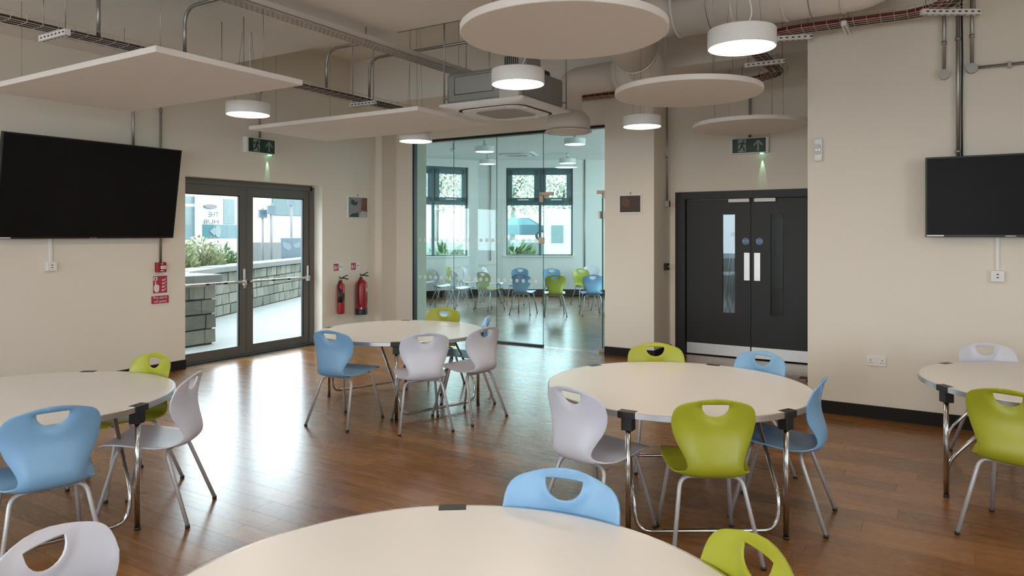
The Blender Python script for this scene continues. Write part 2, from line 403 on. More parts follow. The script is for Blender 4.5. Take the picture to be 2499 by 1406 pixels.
# rear and right walls behind the camera with windows
rw = [(0.8 + i * 3.0, 2.4 + i * 3.0, 0.85, 2.9) for i in range(1, 4)]
o = struct('wall_rear', wall_open(XR - XL, ZU, 0.3, rw), WALL, 'cream wall with windows behind the camera'); o.location = (XR, YR, 0); o.rotation_euler = (0, 0, PI)
rr_ = [(1.6 + i * 3.0, 2.9 + i * 3.0, 0.95, 2.85) for i in range(1, 3)]
o = struct('wall_right', wall_open(YA - YR + .3, ZU, 0.3, rr_), WALL, 'cream side wall with windows'); o.location = (XR, YA + .3, 0); o.rotation_euler = (0, 0, -R90)
for a0, a1, z0, z1 in rw: portal((XR - (a0 + a1) / 2, YR - .02, (z0 + z1) / 2), (R90, 0, 0), a1 - a0, z1 - z0)
for a0, a1, z0, z1 in rr_: portal((XR + .02, YA + .3 - (a0 + a1) / 2, (z0 + z1) / 2), (R90, 0, R90), a1 - a0, z1 - z0)
portal((XL - .3, (DY0 + DY1) / 2, DZ / 2), (R90, 0, -R90), DY1 - DY0, DZ)
# store room behind the black doors
struct('wall_corridor', MB().box(-4.0, -0.4, 11.4, 11.6, 0, 3.0).box(-4.0, -3.85, 9.6, 11.5, 0, 3.0).box(-.6, -.4, 9.6, 11.5, 0, 3).box(-4, -.4, 9.56, 11.6, 3.0, 3.1), FARW, 'pale corridor behind the black doors')
struct('floor_corridor', MB().box(-4, -.4, 9.3, 11.5, -.02, 0), SKIRT, 'corridor floor behind the black doors')

# skirtings
struct('baseboard_left', MB().box(XL, XL + .018, YR, DY0, 0, .11), SKIRT, 'dark skirting under the large television').location = (0, 0, 0)
struct('baseboard_left_end', MB().box(XL, XL + .018, DY1, 8.45, 0, .11), SKIRT, 'dark skirting under the fire extinguishers')
struct('baseboard_right', MB().box(-1.108, XR, YA - .018, YA, 0, .11), SKIRT, 'dark skirting under the small television')
struct('baseboard_pier', MB().box(-3.88, -3.182, 8.662, 8.68, 0, .11).box(-3.2, -3.182, 8.68, YB, 0, .11), SKIRT, 'dark skirting around the pier')

# far room walls (two facets with windows)
FA, FB, FC = Vector((-11.75, 13.15)), Vector((-10.40, 15.30)), Vector((-7.30, 17.05))
def facet_hit(px, py, A, B):
    d = ray(px, py); e = B - A
    det = d[0] * (-e.y) - d[1] * (-e.x)
    t = (A.x * (-e.y) - A.y * (-e.x)) / det; sgm = (d[0] * A.y - d[1] * A.x) / det
    return sgm * e.length, HC + d[2] * t
def facet(A, B, opens, name, label):
    e = B - A; L_ = e.length; ang = math.atan2(e.y, e.x)
    o = struct(name, wall_open(L_, ZC, .3, opens), FARW, label); o.location = (A.x, A.y, 0); o.rotation_euler = (0, 0, ang)
    b = struct('baseboard_far', MB().box(0, L_, -.02, 0, 0, .16), SKIRT, 'dark skirting along ' + name.replace('_', ' ')); b.location = o.location; b.rotation_euler = o.rotation_euler
    return ang
w1 = (facet_hit(985, 500, FA, FB)[0], facet_hit(1143, 500, FA, FB)[0]); w1m = facet_hit(1060, 500, FA, FB)[0]
w2 = (facet_hit(1235, 500, FB, FC)[0], facet_hit(1398, 500, FB, FC)[0]); w2m = facet_hit(1318, 500, FB, FC)[0]
WZ0, WZ1, WZT = 1.03, 3.30, 2.38
a1 = facet(FA, FB, [(w1[0], w1[1], WZ0, WZ1)], 'wall_far_left', 'white far wall with a slate framed window')
a2 = facet(FB, FC, [(w2[0], w2[1], WZ0, WZ1)], 'wall_far_middle', 'white far wall with a four-light slate framed window')
FD = Vector((-8.0, 9.05)); FE = Vector((-3.5, 17.05)); FG = Vector((-3.5, 9.5))
LS = (FA - FD).length
side_op = [(.7, 2.5, .6, 3.3), (2.9, 4.7, .6, 3.3)]
a3 = facet(FD, FA, [], 'wall_far_side', 'white side wall of the far room')
a4 = facet(FC, FE, [], 'wall_far_right', 'white far wall right of the windows')
a5 = facet(FE, FG, [(.7, 3.1, .6, 3.2), (4.2, 6.7, .6, 3.2)], 'wall_far_end', 'white end wall of the far room with added unseen windows')  # windows added out of view to let more light into the far room
def far_window(name, A, ang, x0, x1, xm, label):
    """slate window: two opening lights above, two fixed panes below"""
    w = thing(name, label, None, (A.x, A.y, 0), ang); w['kind'] = 'structure'
    y0, y1 = .08, .16
    MB().box(x0, x1, y0, y1, WZ1 - .06, WZ1).box(x0, x1, y0, y1, WZ0, WZ0 + .03).box(x0, x0 + .04, y0, y1, WZ0, WZ1).box(x1 - .04, x1, y0, y1, WZ0, WZ1)\
        .box(xm - .035, xm + .035, y0, y1, WZ0, WZ1).box(x0, x1, y0, y1, WZT - .05, WZT + .05).build('window_frame', TEALF, w, .004)
    MB().box(x0 - .03, x1 + .03, -.06, .08, WZ0 - .03, WZ0).build('window_sill', WHITE, w)
    for a_, b_ in ((x0 + .04, xm - .035), (xm + .035, x1 - .04)):
        s_ = MB(); z0, z1 = WZT + .05, WZ1 - .06; t_ = .12
        s_.box(a_, b_, y0 - .03, y1, z1 - t_, z1).box(a_, b_, y0 - .03, y1, z0, z0 + t_ * .8).box(a_, a_ + t_, y0 - .03, y1, z0, z1).box(b_ - t_, b_, y0 - .03, y1, z0, z1)
        sa = s_.build('sash', TEALF, w, .004)
        MB().box((a_ + b_) / 2 - .14, (a_ + b_) / 2 + .14, y0 - .06, y0 - .03, z0 + .03, z0 + .06).build('handle', WHITE, sa)
        MB().box(a_ + t_, b_ - t_, .115, .121, z0 + .09, z1 - t_).build('pane', GL_WIN, w)
        MB().box(a_, b_, .115, .121, WZ0 + .03, WZT - .05).build('pane', GL_WIN, w)
    return w
far_window('window_1', FA, a1, w1[0], w1[1], w1m, 'slate framed window partly behind the left end of the glass wall')
far_window('window_2', FB, a2, w2[0], w2[1], w2m, 'slate framed four-pane window seen through the glass door')
for A, ang, w in ((FA, a1, w1), (FB, a2, w2), (FE, a5, (.7, 3.1)), (FE, a5, (4.2, 6.7))):
    c = (w[0] + w[1]) / 2; n = Vector((-math.sin(ang), math.cos(ang)))
    portal((A.x + math.cos(ang) * c + n.x * .28, A.y + math.sin(ang) * c + n.y * .28, (WZ0 + WZ1) / 2), (R90, 0, ang + PI), w[1] - w[0], WZ1 - WZ0)

# ================================================================== EXIT DOORS (left wall; local x = world y, -y = into the room)
XD = -7.90                                                # plane of the leaves' room side is about -7.86
def left_thing(name, label, cat, y, z=0.0, x=XL, group=None):
    return thing(name, label, cat, (x, y, z), R90, group)
d = thing('door_1', 'grey framed double glazed exit doors with push bars', None, (-7.94, 0, 0), R90); d['kind'] = 'structure'
fy0, fy1, ft = 5.20, 7.29, 2.265
MB().box(fy0 - .03, fy0 + .03, -.08, .0, 0, ft).box(fy1 - .04, fy1 + .04, -.08, .0, 0, ft).box(fy0, fy1, -.08, .0, ft - .055, ft + .02).box(fy0, fy1, -.08, 0, 0, .02).build('door_frame', GREYM, d, .004)
mid = 6.17
lbl = mat('black_bar_label', (0.02, 0.02, 0.02), 0.4)
for k, (a_, b_) in enumerate(((fy0 + .032, mid - .003), (mid + .003, fy1 - .042))):
    st = .105; z0, z1 = .022, ft - .058
    g0, g1 = (a_ + .035 if k == 0 else a_ + st), b_ - st
    lf = MB().box(a_, g0, -.06, -.01, z0, z1).box(g1, b_, -.06, -.01, z0, z1).box(g0, g1, -.06, -.01, z1 - .115, z1).box(g0, g1, -.06, -.01, z0, .135).build('door_leaf', GREYM, d, .003)
    MB().box(g0, g1, -.038, -.026, .135, z1 - .115).build('pane', GL_DOOR, lf)
    MB().box(g1 - .018, g1, -.064, -.04, .135, z1 - .115).box(g0, g1, -.064, -.04, z1 - .127, z1 - .115).build('glazing_gasket', BLACK, lf)
    zb = .97
    bar = MB().tube(bent([(a_ + .02, -.06, zb), (a_ + .05, -.13, zb), (b_ - .07, -.13, zb), (b_ - .04, -.06, zb)], .03), .017, 12).build('push_bar', STEEL, lf)
    MB().box(b_ - .075, b_ - .025, -.115, -.06, zb - .05, zb + .03).box(b_ - .062, b_ - .035, -.10, -.06, zb + .03, zb + .17).build('bar_bracket', STEEL, bar, .008)
    MB().box((a_ + b_) / 2 - .19, (a_ + b_) / 2 + .12, -.1495, -.128, zb - .012, zb + .012).build('bar_label', lbl, bar)
    text('bar_lettering', 'Push bar to open', .03, WHITEP, bar, ((a_ + b_) / 2 - .035, -.1503, zb))
MB().box(mid - .055, mid - .015, -.075, -.06, .88, .97).build('lock_plate', STEEL, d, .004)

# ================================================================== GLASS PARTITION
gp = thing('glass_partition', 'frameless teal tinted glass partition with glass door and dotted manifestation', 'partition', (0, YG, 0))
MB().box(-7.20, -3.88, -.03, .05, 3.02, 3.055).build('head_channel', BLACK, gp)
MB().box(-7.215, -7.185, -.03, .05, 0, 3.02).build('side_channel', BLACK, gp)
MB().box(-7.20, -4.885, -.02, .04, 0, .028).build('floor_channel', BLACK, gp)
js = [-7.185, -6.44, -5.66, -4.88]
def dots_mesh(x0, x1):
    mb = MB(); n0 = math.ceil((x0 + .03 + 7.2) / .105); k = n0
    while -7.2 + k * .105 < x1 - .03:
        for z in (1.5, .92):
            c = -7.2 + k * .105
            mb.poly_xz([(c + .028 * math.cos(2 * PI * q / 16), z + .028 * math.sin(2 * PI * q / 16)) for q in range(16)], .0045, .006)
        k += 1
    return mb
DOTM = mat('frosted_white_dots', (0.86, 0.88, 0.86), 0.6); DOTM.node_tree.nodes['Principled BSDF'].inputs['Alpha'].default_value = 0.45
for i in range(3):
    p = MB().box(js[i] + .002, js[i + 1] - .002, .006, .016, .028, 3.02).build('glass_pane', GL_WALL, gp)
    dots_mesh(js[i], js[i + 1]).build('manifestation_dots', DOTM, p)['kind'] = 'stuff'
MB().box(-4.878, -3.972, .006, .016, 2.165, 3.02).build('glass_pane', GL_WALL, gp)
dl = MB().box(-4.876, -3.974, .006, .016, .012, 2.16).build('glass_door', GL_WALL, gp)
EDGE = mat('dark_glass_edge', (0.02, 0.07, 0.07), 0.2)
MB().box(-3.974, -3.964, .0, .02, .012, 2.16).build('door_edge', EDGE, dl)
for xx in js[1:3] + [-4.88]:
    MB().box(xx - .0018, xx + .0018, .005, .017, .028, 3.02).build('silicone_joint', EDGE, gp)
MB().box(-3.962, -3.882, .006, .016, .0, 3.02).build('glass_pane', GL_WALL, gp)
for a_, b_, z0, z1 in ((-4.94, -4.72, 2.135, 2.185), (-4.94, -4.88, 2.04, 2.15), (-4.86, -4.80, 2.095, 2.135), (-4.955, -4.87, 1.455, 1.545), (-4.05, -3.89, 2.135, 2.18), (-3.965, -3.90, 2.075, 2.125), (-4.02, -3.90, 0.0, .05)):
    MB().box(a_, b_, -.006, .028, z0, z1).build('patch_fitting', BRASS, gp, .004)
MB().box(-4.02, -3.99, -.03, .05, 1.80, 1.90).box(-3.95, -3.92, -.03, .05, 1.80, 1.90).build('door_knob', STEEL, gp, .004)

# ================================================================== BLACK DOUBLE DOORS
d2 = thing('door_2', 'black double fire doors with narrow vision panels', None, (0, YB, 0)); d2['kind'] = 'structure'
MB().box(-3.125, -2.99, -.02, .10, 0, 2.15).box(-1.31, -1.175, -.02, .10, 0, 2.15).box(-2.99, -1.31, -.02, .10, 2.05, 2.15).build('door_frame', BLACKD, d2, .003)
VG = glass_mat('vision_panel_glass', (0.86, 0.95, 0.97), 1.0)
for k, (a_, b_, v0, v1) in enumerate(((-2.985, -2.153, -2.51, -2.35), (-2.147, -1.315, -1.91, -1.75))):
    z0, z1 = .012, 2.045; vz0, vz1 = .57, 1.845
    lf = MB().box(a_, v0, .03, .075, z0, z1).box(v1, b_, .03, .075, z0, z1).box(v0, v1, .03, .075, z0, vz0).box(v0, v1, .03, .075, vz1, z1).build('door_leaf', BLACKD, d2)
    MB().box(v0, v1, .046, .054, vz0, vz1).build('vision_panel', VG, lf)
    MB().box(a_ + .005, b_ - .005, .026, .03, .014, .155).build('kick_plate', STEEL, lf)
    p0 = (-2.235, -2.165) if k == 0 else (-2.11, -2.035)
    pp = MB().box(p0[0], p0[1], .026, .03, 1.0, 1.355).build('push_plate', STEEL, lf, .001)
    MB().box(*((-2.42, -2.16) if k == 0 else (-2.10, -1.84)), -.03, .03, 2.0, 2.045).build('door_closer', WHITEP, lf, .004)
    sx = -2.215 if k == 0 else -2.045
    s_ = MB().poly_xz([(sx + .043 * math.cos(2 * PI * q / 24), 1.5 + .043 * math.sin(2 * PI * q / 24)) for q in range(24)], .0275, .03).build('fire_door_sticker', BLUES, lf)
    ring = [(sx + .039 * math.cos(2 * PI * q / 24), 1.5 + .039 * math.sin(2 * PI * q / 24)) for q in range(24)]
    MB().tube([(x_, .0272, z_) for x_, z_ in ring + ring[:1]], .0015, 6, False).build('sticker_ring', WHITEP, s_)
    text('sticker_lettering', 'Fire door\nkeep shut', .017, WHITEP, s_, (sx, .0265, 1.503))
# folded easel seen through the left vision panel
ez = thing('folded_easel', 'pale folded easel leaning in the corridor behind the left vision panel', 'easel', (-2.72, 10.35, 0))
for i in range(4):
    MB().tube([(-.10 + i * .07, .04 * (i % 2), 0), (-.05 + i * .012, .55, 1.62 - .05 * i)], .014, 8).build('pole', WHITEP, ez)
MB().box(-.08, .12, .52, .60, 1.55, 1.62).build('head', BLACK, ez, .01)

cl = thing('added_corridor_lamp', 'added round ceiling lamp brightening the corridor behind the black doors', 'lamp', (-3.2, 10.3, 2.895))  # lamp added to light the corridor behind the left vision panel
MB().lathe([(0, 0), (.20, 0), (.22, .02), (.22, .1), (0, .1)], 32).build('diffuser', mat('added_cool_glow', (.9, .9, .9), .5, emit=(.75, .9, 1.0), estr=14.0), cl)
cb = thing('added_dark_cabinet', 'added tall grey cabinet darkening the view through the right vision panel', 'cabinet', (-2.15, 11.05, 0))  # cabinet added so the right vision panel looks darker
MB().box(-.40, .65, -.25, .3, 0, 2.2).build('body', mat('cabinet_grey', (.16, .15, .15), .5), cb, .01)
MB().box(-.39, .12, -.27, -.25, .05, 2.15).build('cabinet_door', mat('cabinet_grey', (.16, .15, .15), .5), cb, .005)
MB().box(.14, .64, -.27, -.25, .05, 2.15).build('cabinet_door', mat('cabinet_grey', (.16, .15, .15), .5), cb, .005)

# ================================================================== EXIT SIGNS
def exit_sign(loc, rz, label, side):
    t = thing('exit_sign', label, 'sign', loc, rz, None)
    MB().box(-.235, .235, -.075, .0, 0, .20).build('housing', WHITEP, t, .006)
    p = MB().box(-.205, .205, -.080, -.075, .012, .188).build('face_panel', SIGNG, t)
    y0, y1 = -.0815, -.080
    r = MB()
    r.poly_xz([(-.135, .02), (-.035, .02), (-.035, .18), (-.135, .18)], y0, y1).build('doorway_pictogram', SIGNW, p)
    m = MB()
    def limb(pts, w):
        for (x0, z0), (x1, z1) in zip(pts, pts[1:]):
            dx, dz = x1 - x0, z1 - z0; L_ = math.hypot(dx, dz); nx, nz = -dz / L_ * w, dx / L_ * w
            m.poly_xz([(x0 + nx, z0 + nz), (x1 + nx, z1 + nz), (x1 - nx, z1 - nz), (x0 - nx, z0 - nz)], y0 - .001, y1 - .001)
    m.poly_xz([(-.065 + .014 * math.cos(q * PI / 5), .158 + .014 * math.sin(q * PI / 5)) for q in range(10)], y0 - .001, y1 - .001)
    limb([(-.072, .143), (-.092, .09)], .014); limb([(-.092, .09), (-.06, .07), (-.058, .03)], .009); limb([(-.092, .09), (-.11, .055), (-.145, .05)], .009)
    limb([(-.075, .138), (-.045, .118), (-.025, .128)], .007); limb([(-.078, .136), (-.115, .135), (-.13, .11)], .007)
    m.build('running_figure', SIGNG, p)
    ar = MB(); ar.poly_xz([(.103, .03), (.123, .03), (.123, .13), (.103, .13)], y0, y1)
    for sgn in (-1, 1):
        ar.poly_xz([(.113, .168), (.113 + sgn * .055, .11), (.113 + sgn * .055, .083), (.113, .14)], y0, y1)
    ar.build('arrow', SIGNW, p)
    MB().box(.13, .17, -.06, -.03, -.012, 0).build('indicator_light', LEDG, t)
    sp = bpy.data.lights.new('sign_spot', 'SPOT'); sp.energy = 5.0; sp.color = (.45, 1.0, .62); sp.spot_size = math.radians(26); sp.spot_blend = .8; sp.shadow_soft_size = .004
    so = bpy.data.objects.new('sign_spot', sp); C.objects.link(so); so.parent = t; so.location = (.15, -.022, -.02); so.rotation_euler = (math.radians(5), 0, 0)
    return t
exit_sign((XL, 6.21, 2.64), R90, 'green running man exit sign above the glazed exit doors', 1)
exit_sign((-2.15, YB, 2.61), 0, 'green running man exit sign above the black double doors', 1)

# ================================================================== TELEVISIONS
def television(name, label, loc, rz, w, h, tilt, wm):
    t = thing(name, label, 'television', loc, rz)
    M = Matrix.Rotation(tilt, 4, 'X')
    b = MB().box(-w / 2, w / 2, -.045, 0, 0, h, M).build('cabinet', BLACK, t, .004)
    MB().box(-w / 2 + .012, w / 2 - .012, -.047, -.045, .018, h - .012, M).build('screen', TVM, t)
    MB().box(-w / 2 + .01, -w / 2 + .13, -.0485, -.0465, .006, .017, M).build('sticker', WHITEP, t)
    MB().box(-.035, .035, -.0485, -.0465, .006, .012, M).build('badge', GALV, t)
    mid_ = M @ Vector((0, 0, h / 2))
    MB().box(-.25, .25, mid_.y, wm, h * .35, h * .65).build('wall_mount', BLACK, t)
    return t
# big screen: bottom edge near the wall, top leaning out
television('television', 'large black television tilted forward on the left wall', (XL + .058, (3.15 + 4.955) / 2, 1.555), R90, 1.80, 1.01, math.radians(9.3), .056)
television('television', 'small black television above the plain right wall', (-.165 + .575, YA - .10, 1.572), 0, 1.15, .65, math.radians(1.0), .098)

# ================================================================== WALL SERVICES
def conduit(name, label, pts, r=.0125, saddles=(), rad=.10, extra=None, cat='conduit'):
    p0 = Vector(pts[0]); t = thing(name, label, cat, p0)
    MB().tube([p - p0 for p in bent(pts, rad)], r, 10).build('pipe', GALV, t)
    for q in saddles:
        q = Vector(q) - p0
        MB().cyl(q - Vector((0, 0, .012)), q + Vector((0, 0, .012)), r * 1.45, seg=10).build('saddle', GALV, t)
    return t
def tub_face(t, q, nrm):
    return
ZT = 3.80
# left wall
yy1 = gx(325, 300, XL + .03).y; yy2 = gx(392, 300, XL + .03).y
conduit('conduit', 'galvanised conduit rising behind the large television, further from the exit doors', [(XL + .03, yy1, 2.3), (XL + .03, yy1, ZC)], .014, [(XL + .03, yy1, 3.0)])
yc = gx(396, 652, XL + .03).y
conduit('conduit', 'galvanised conduit dropping behind the large television to the fire alarm call point', [(XL + .03, yy2, 1.272), (XL + .03, yy2, ZC)], .014, [(XL + .03, yy2, 3.0)])
ys = gx(634, 250, XL + .03).y
conduit('conduit', 'galvanised conduit dropping to the exit sign over the glazed doors', [(XL + .03, ys, 2.84), (XL + .03, ys, 3.46), (-7.25, ys, 3.46)], .014, [(XL + .03, ys, 3.0)])
# fire alarm call point and sign
t = left_thing('fire_alarm_call_point', 'small red fire alarm call point below the large television', 'call point', yy2, 1.16)
MB().box(-.055, .055, -.06, 0, 0, .112).build('body', RED, t, .006)
f_ = MB().box(-.018, .045, -.063, -.06, .035, .072).build('push_glass', WHITEP, t)
text('push_lettering', 'PRESS', .013, BLACK, f_, (.0135, -.0635, .054))
MB().cyl((0, -.0625, .095), (0, -.06, .095), .008, seg=10).build('indicator', WHITEP, t)
MB().box(-.02, .02, -.0625, -.06, .012, .022).build('key_slot', WHITEP, t)
sg = thing('fire_alarm_sign', 'red and white fire alarm call point sign under the call point', 'sign', (XL, gx(390, 706, XL).y, .80), R90)
sgp = MB().box(-.118, .118, -.006, -.0005, -.02, .345).build('backing', mat('sign_white', (0.74, 0.71, 0.69), .5), sg)
MB().box(-.085, .085, -.0075, -.006, .12, .315).build('picture_panel', REDS, sg)
MB().box(-.105, .105, -.0075, -.006, .0, .088).build('text_panel', REDS, sg)
SW = mat('sign_white_print', (0.80, 0.72, 0.72), .5)
text('sign_lettering', 'Fire alarm\ncall point', .042, SW, sg, (0, -.0078, .047))
hand = [(-.078, .165), (-.062, .135), (-.05, .128), (-.025, .13), (-.012, .155), (-.012, .20), (-.024, .215), (-.042, .218), (-.05, .225), (-.05, .255), (-.063, .255), (-.063, .215), (-.078, .20)]
MB().poly_xz(hand, -.0085, -.0075).build('hand_pictogram', SW, sg)
MB().poly_xz([(-.08, .265), (-.035, .265), (-.035, .305), (-.08, .305)], -.0082, -.0075).build('button_pictogram', SW, sg)
MB().poly_xz([(-.0575 + .012 * math.cos(q * PI / 5), .285 + .012 * math.sin(q * PI / 5)) for q in range(10)], -.009, -.008).build('button_dot', REDS, sg)
fl = MB()
for i in range(4):
    zb = .14 + i * .038; w_ = .05 - .004 * i
    fl.poly_xz([(.018 + .004 * i, zb), (.045, zb + .004), (.07, zb + .022), (.078, zb + .042), (.066, zb + .028), (.045, zb + .016), (.022, zb + .022)], -.0085, -.0075)
fl.build('flame_pictogram', SW, sg)
# small socket boxes and trunking below the screens
def socket_box(label, loc, rz, top):
    t = thing('outlet_box', label, 'outlet', loc, rz)
    MB().box(-.045, .045, -.045, 0, 0, .09).build('box', WHITEP, t, .004)
    MB().box(-.008, .008, -.0465, -.045, .055, .063).box(-.008, .008, -.0465, -.045, .03, .038).build('slots', BLACK, t)
    MB().box(-.012, .012, -.02, 0, .09, top).build('trunking', WHITEP, t, .002)
    return t
p = gx(122, 662, XL)
socket_box('white outlet box with thin trunking under the large television', (XL, p.y, 1.225), R90, .34)
p = gy(2434, 689, YA)
socket_box('white outlet box with trunking under the small television', (p.x, YA, 1.215), 0, .37)
t = thing('double_socket', 'white double power socket low on the right wall', 'socket', (gy(2139, 894, YA).x, YA, .455))
MB().box(-.075, .075, -.012, 0, 0, .088).build('plate', WHITEP, t, .003)
MB().box(-.03, -.005, -.016, -.012, .06, .076).box(.005, .03, -.016, -.012, .06, .076).build('switches', WHITE, t, .001)
pin = MB()
for cx_ in (-.045, .045):
    pin.box(cx_ - .003, cx_ + .003, -.0128, -.012, .045, .056).box(cx_ - .014, cx_ - .006, -.0128, -.012, .026, .031).box(cx_ + .006, cx_ + .014, -.0128, -.012, .026, .031)
pin.build('pin_holes', BLACK, t)['kind'] = 'stuff'
# right wall conduits
q = gy(2304, 176, YA - .03)
t = conduit('conduit', 'short galvanised conduit ending in a round box left of the television conduit', [(q.x, YA - .03, q.z), (q.x, YA - .03, ZT)], .014, [(q.x, YA - .03, 3.17)])
MB().cyl((0, .03, -.02), (0, -.02, -.02), .042, seg=20).build('junction_box', GALV, t)
q = gy(2338, 300, YA - .03)
t = conduit('conduit', 'tall galvanised conduit running down to the small television', [(q.x, YA - .03, 2.15), (q.x, YA - .03, ZT)], .016, [(q.x, YA - .03, 3.19), (q.x, YA - .03, 2.27)])
MB().tube([(.028, -.004, 0), (.026, -.006, .5), (.03, -.004, .9), (.02, -.008, ZT - 2.15)], .007, 8).build('cable', BLACK, t)
q = gy(2372, 165, YA - .03)
t = conduit('conduit', 'galvanised conduit with a round box turning along the wall to the right', [(q.x, YA - .03, q.z), (q.x, YA - .03, ZT)], .014, [(q.x, YA - .03, 3.2)])
MB().cyl((0, .03, -.005), (0, -.02, -.005), .042, seg=20).build('junction_box', GALV, t)
MB().tube([(.03, 0, -.005), (3.2, 0, -.005)], .013, 10).build('pipe', GALV, t)
for xx in (.25, 1.2, 2.2): MB().box(xx - .012, xx + .012, -.016, .028, -.03, .02).build('saddle', GALV, t)
# pier conduit with switch box, and a small black switch
q = gx(1628, 490, -3.17)
t = conduit('conduit', 'galvanised conduit in the corner by the black doors ending in a switch box', [(-3.165, 8.62 + .45, q.z), (-3.165, 8.62 + .45, ZC)], .013, [(-3.165, 9.07, 2.6), (-3.165, 9.07, 3.1)])
MB().box(-.03, .035, -.035, .035, -.08, 0).build('junction_box', GALV, t, .004)
t = thing('key_switch', 'small dark key switch on the pier beside the black doors', 'switch', (-3.195, 9.07, gx(1626, 651, -3.17).z))
MB().box(0, .05, -.04, .04, -.045, .045).build('body', BLACK, t, .004); MB().cyl((.05, 0, 0), (.06, 0, 0), .016, seg=12).build('key_barrel', STEEL, t)
t = thing('emergency_light', 'slim clear emergency light high on the edge of the right wall', 'light', (gy(1998, 390, YA).x, YA, 2.245))
MB().box(-.035, .035, -.05, 0, 0, .205).build('housing', WHITEP, t, .012)
MB().box(-.024, .024, -.058, -.05, .06, .15).build('lens', mat('clear_lens', (0.55, 0.56, 0.55), .15), t, .004)
MB().cyl((-.012, -.062, .1), (-.012, -.05, .1), .008, seg=10).cyl((.014, -.062, .1), (.014, -.05, .1), .008, seg=10).build('lamp', STEEL, t)
# exit-sign conduit over black doors
conduit('conduit', 'short conduit dropping to the exit sign over the black doors', [(-2.15, YB - .03, 2.81), (-2.15, YB - .03, ZC)], .016, [(-2.15, YB - .03, 3.1)])

# pictures
def picture(label, loc, rz, w, h, blocks, bgm):
    t = thing('framed_picture', label, 'picture', loc, rz)
    MB().box(-w / 2, w / 2, -.02, 0, 0, .016).box(-w / 2, w / 2, -.02, 0, h - .016, h).box(-w / 2, -w / 2 + .016, -.02, 0, .016, h - .016).box(w / 2 - .016, w / 2, -.02, 0, .016, h - .016).build('frame', WHITE, t)
    MB().box(-w / 2 + .016, w / 2 - .016, -.012, -.002, .016, h - .016).build('print', bgm, t)
    for i, (pts, m_) in enumerate(blocks): MB().poly_xz(pts, -.0135 - .0004 * i, -.012).build('printed_shape', m_, t)
    MB().cyl((0, -.012, h), (0, -.012, h + .028), .008, seg=8).build('hook', GALV, t)
    return t
mp1 = mat('print_grey', (0.26, 0.27, 0.27), .6, var=.4, scale=14); mp2 = mat('print_brown', (0.20, 0.075, 0.045), .6, var=.4, scale=10); mp3 = mat('print_dark', (0.045, 0.05, 0.05), .6, var=.4); mp4 = mat('print_light', (0.48, 0.46, 0.42), .6, var=.3, scale=10)
pw = gx(897, 500, XL).y - gx(847, 500, XL).y
picture('framed colour photograph above the fire extinguishers', (XL, gx(872, 500, XL).y, 1.83), R90, pw, .335,
        [([(.06, .11), (pw / 2 - .018, .11), (pw / 2 - .018, .317), (.09, .317)], mp2), ([(-.15, .22), (-.10, .2), (-.03, .2), (0, .26), (-.06, .25), (-.09, .285), (-.14, .29)], mp3), ([(-.19, .02), (.02, .02), (.0, .09), (-.13, .07)], mp3), ([(.02, .02), (.19, .02), (.19, .10), (.08, .12)], mp4)], mp1)
picture('small framed dark brown photograph on the pier', (gy(1539, 500, 8.68).x, 8.68, 1.86), 0, .315, .245,
        [([(-.12, .10), (-.02, .08), (.0, .16), (-.06, .21), (-.12, .2)], mat('print_tan', (0.14, 0.07, 0.05), .6, var=.3)), ([(.02, .05), (.12, .05), (.12, .09), (.02, .10)], mp3)], mat('print_umber', (0.075, 0.045, 0.04), .6, var=.4, scale=10))

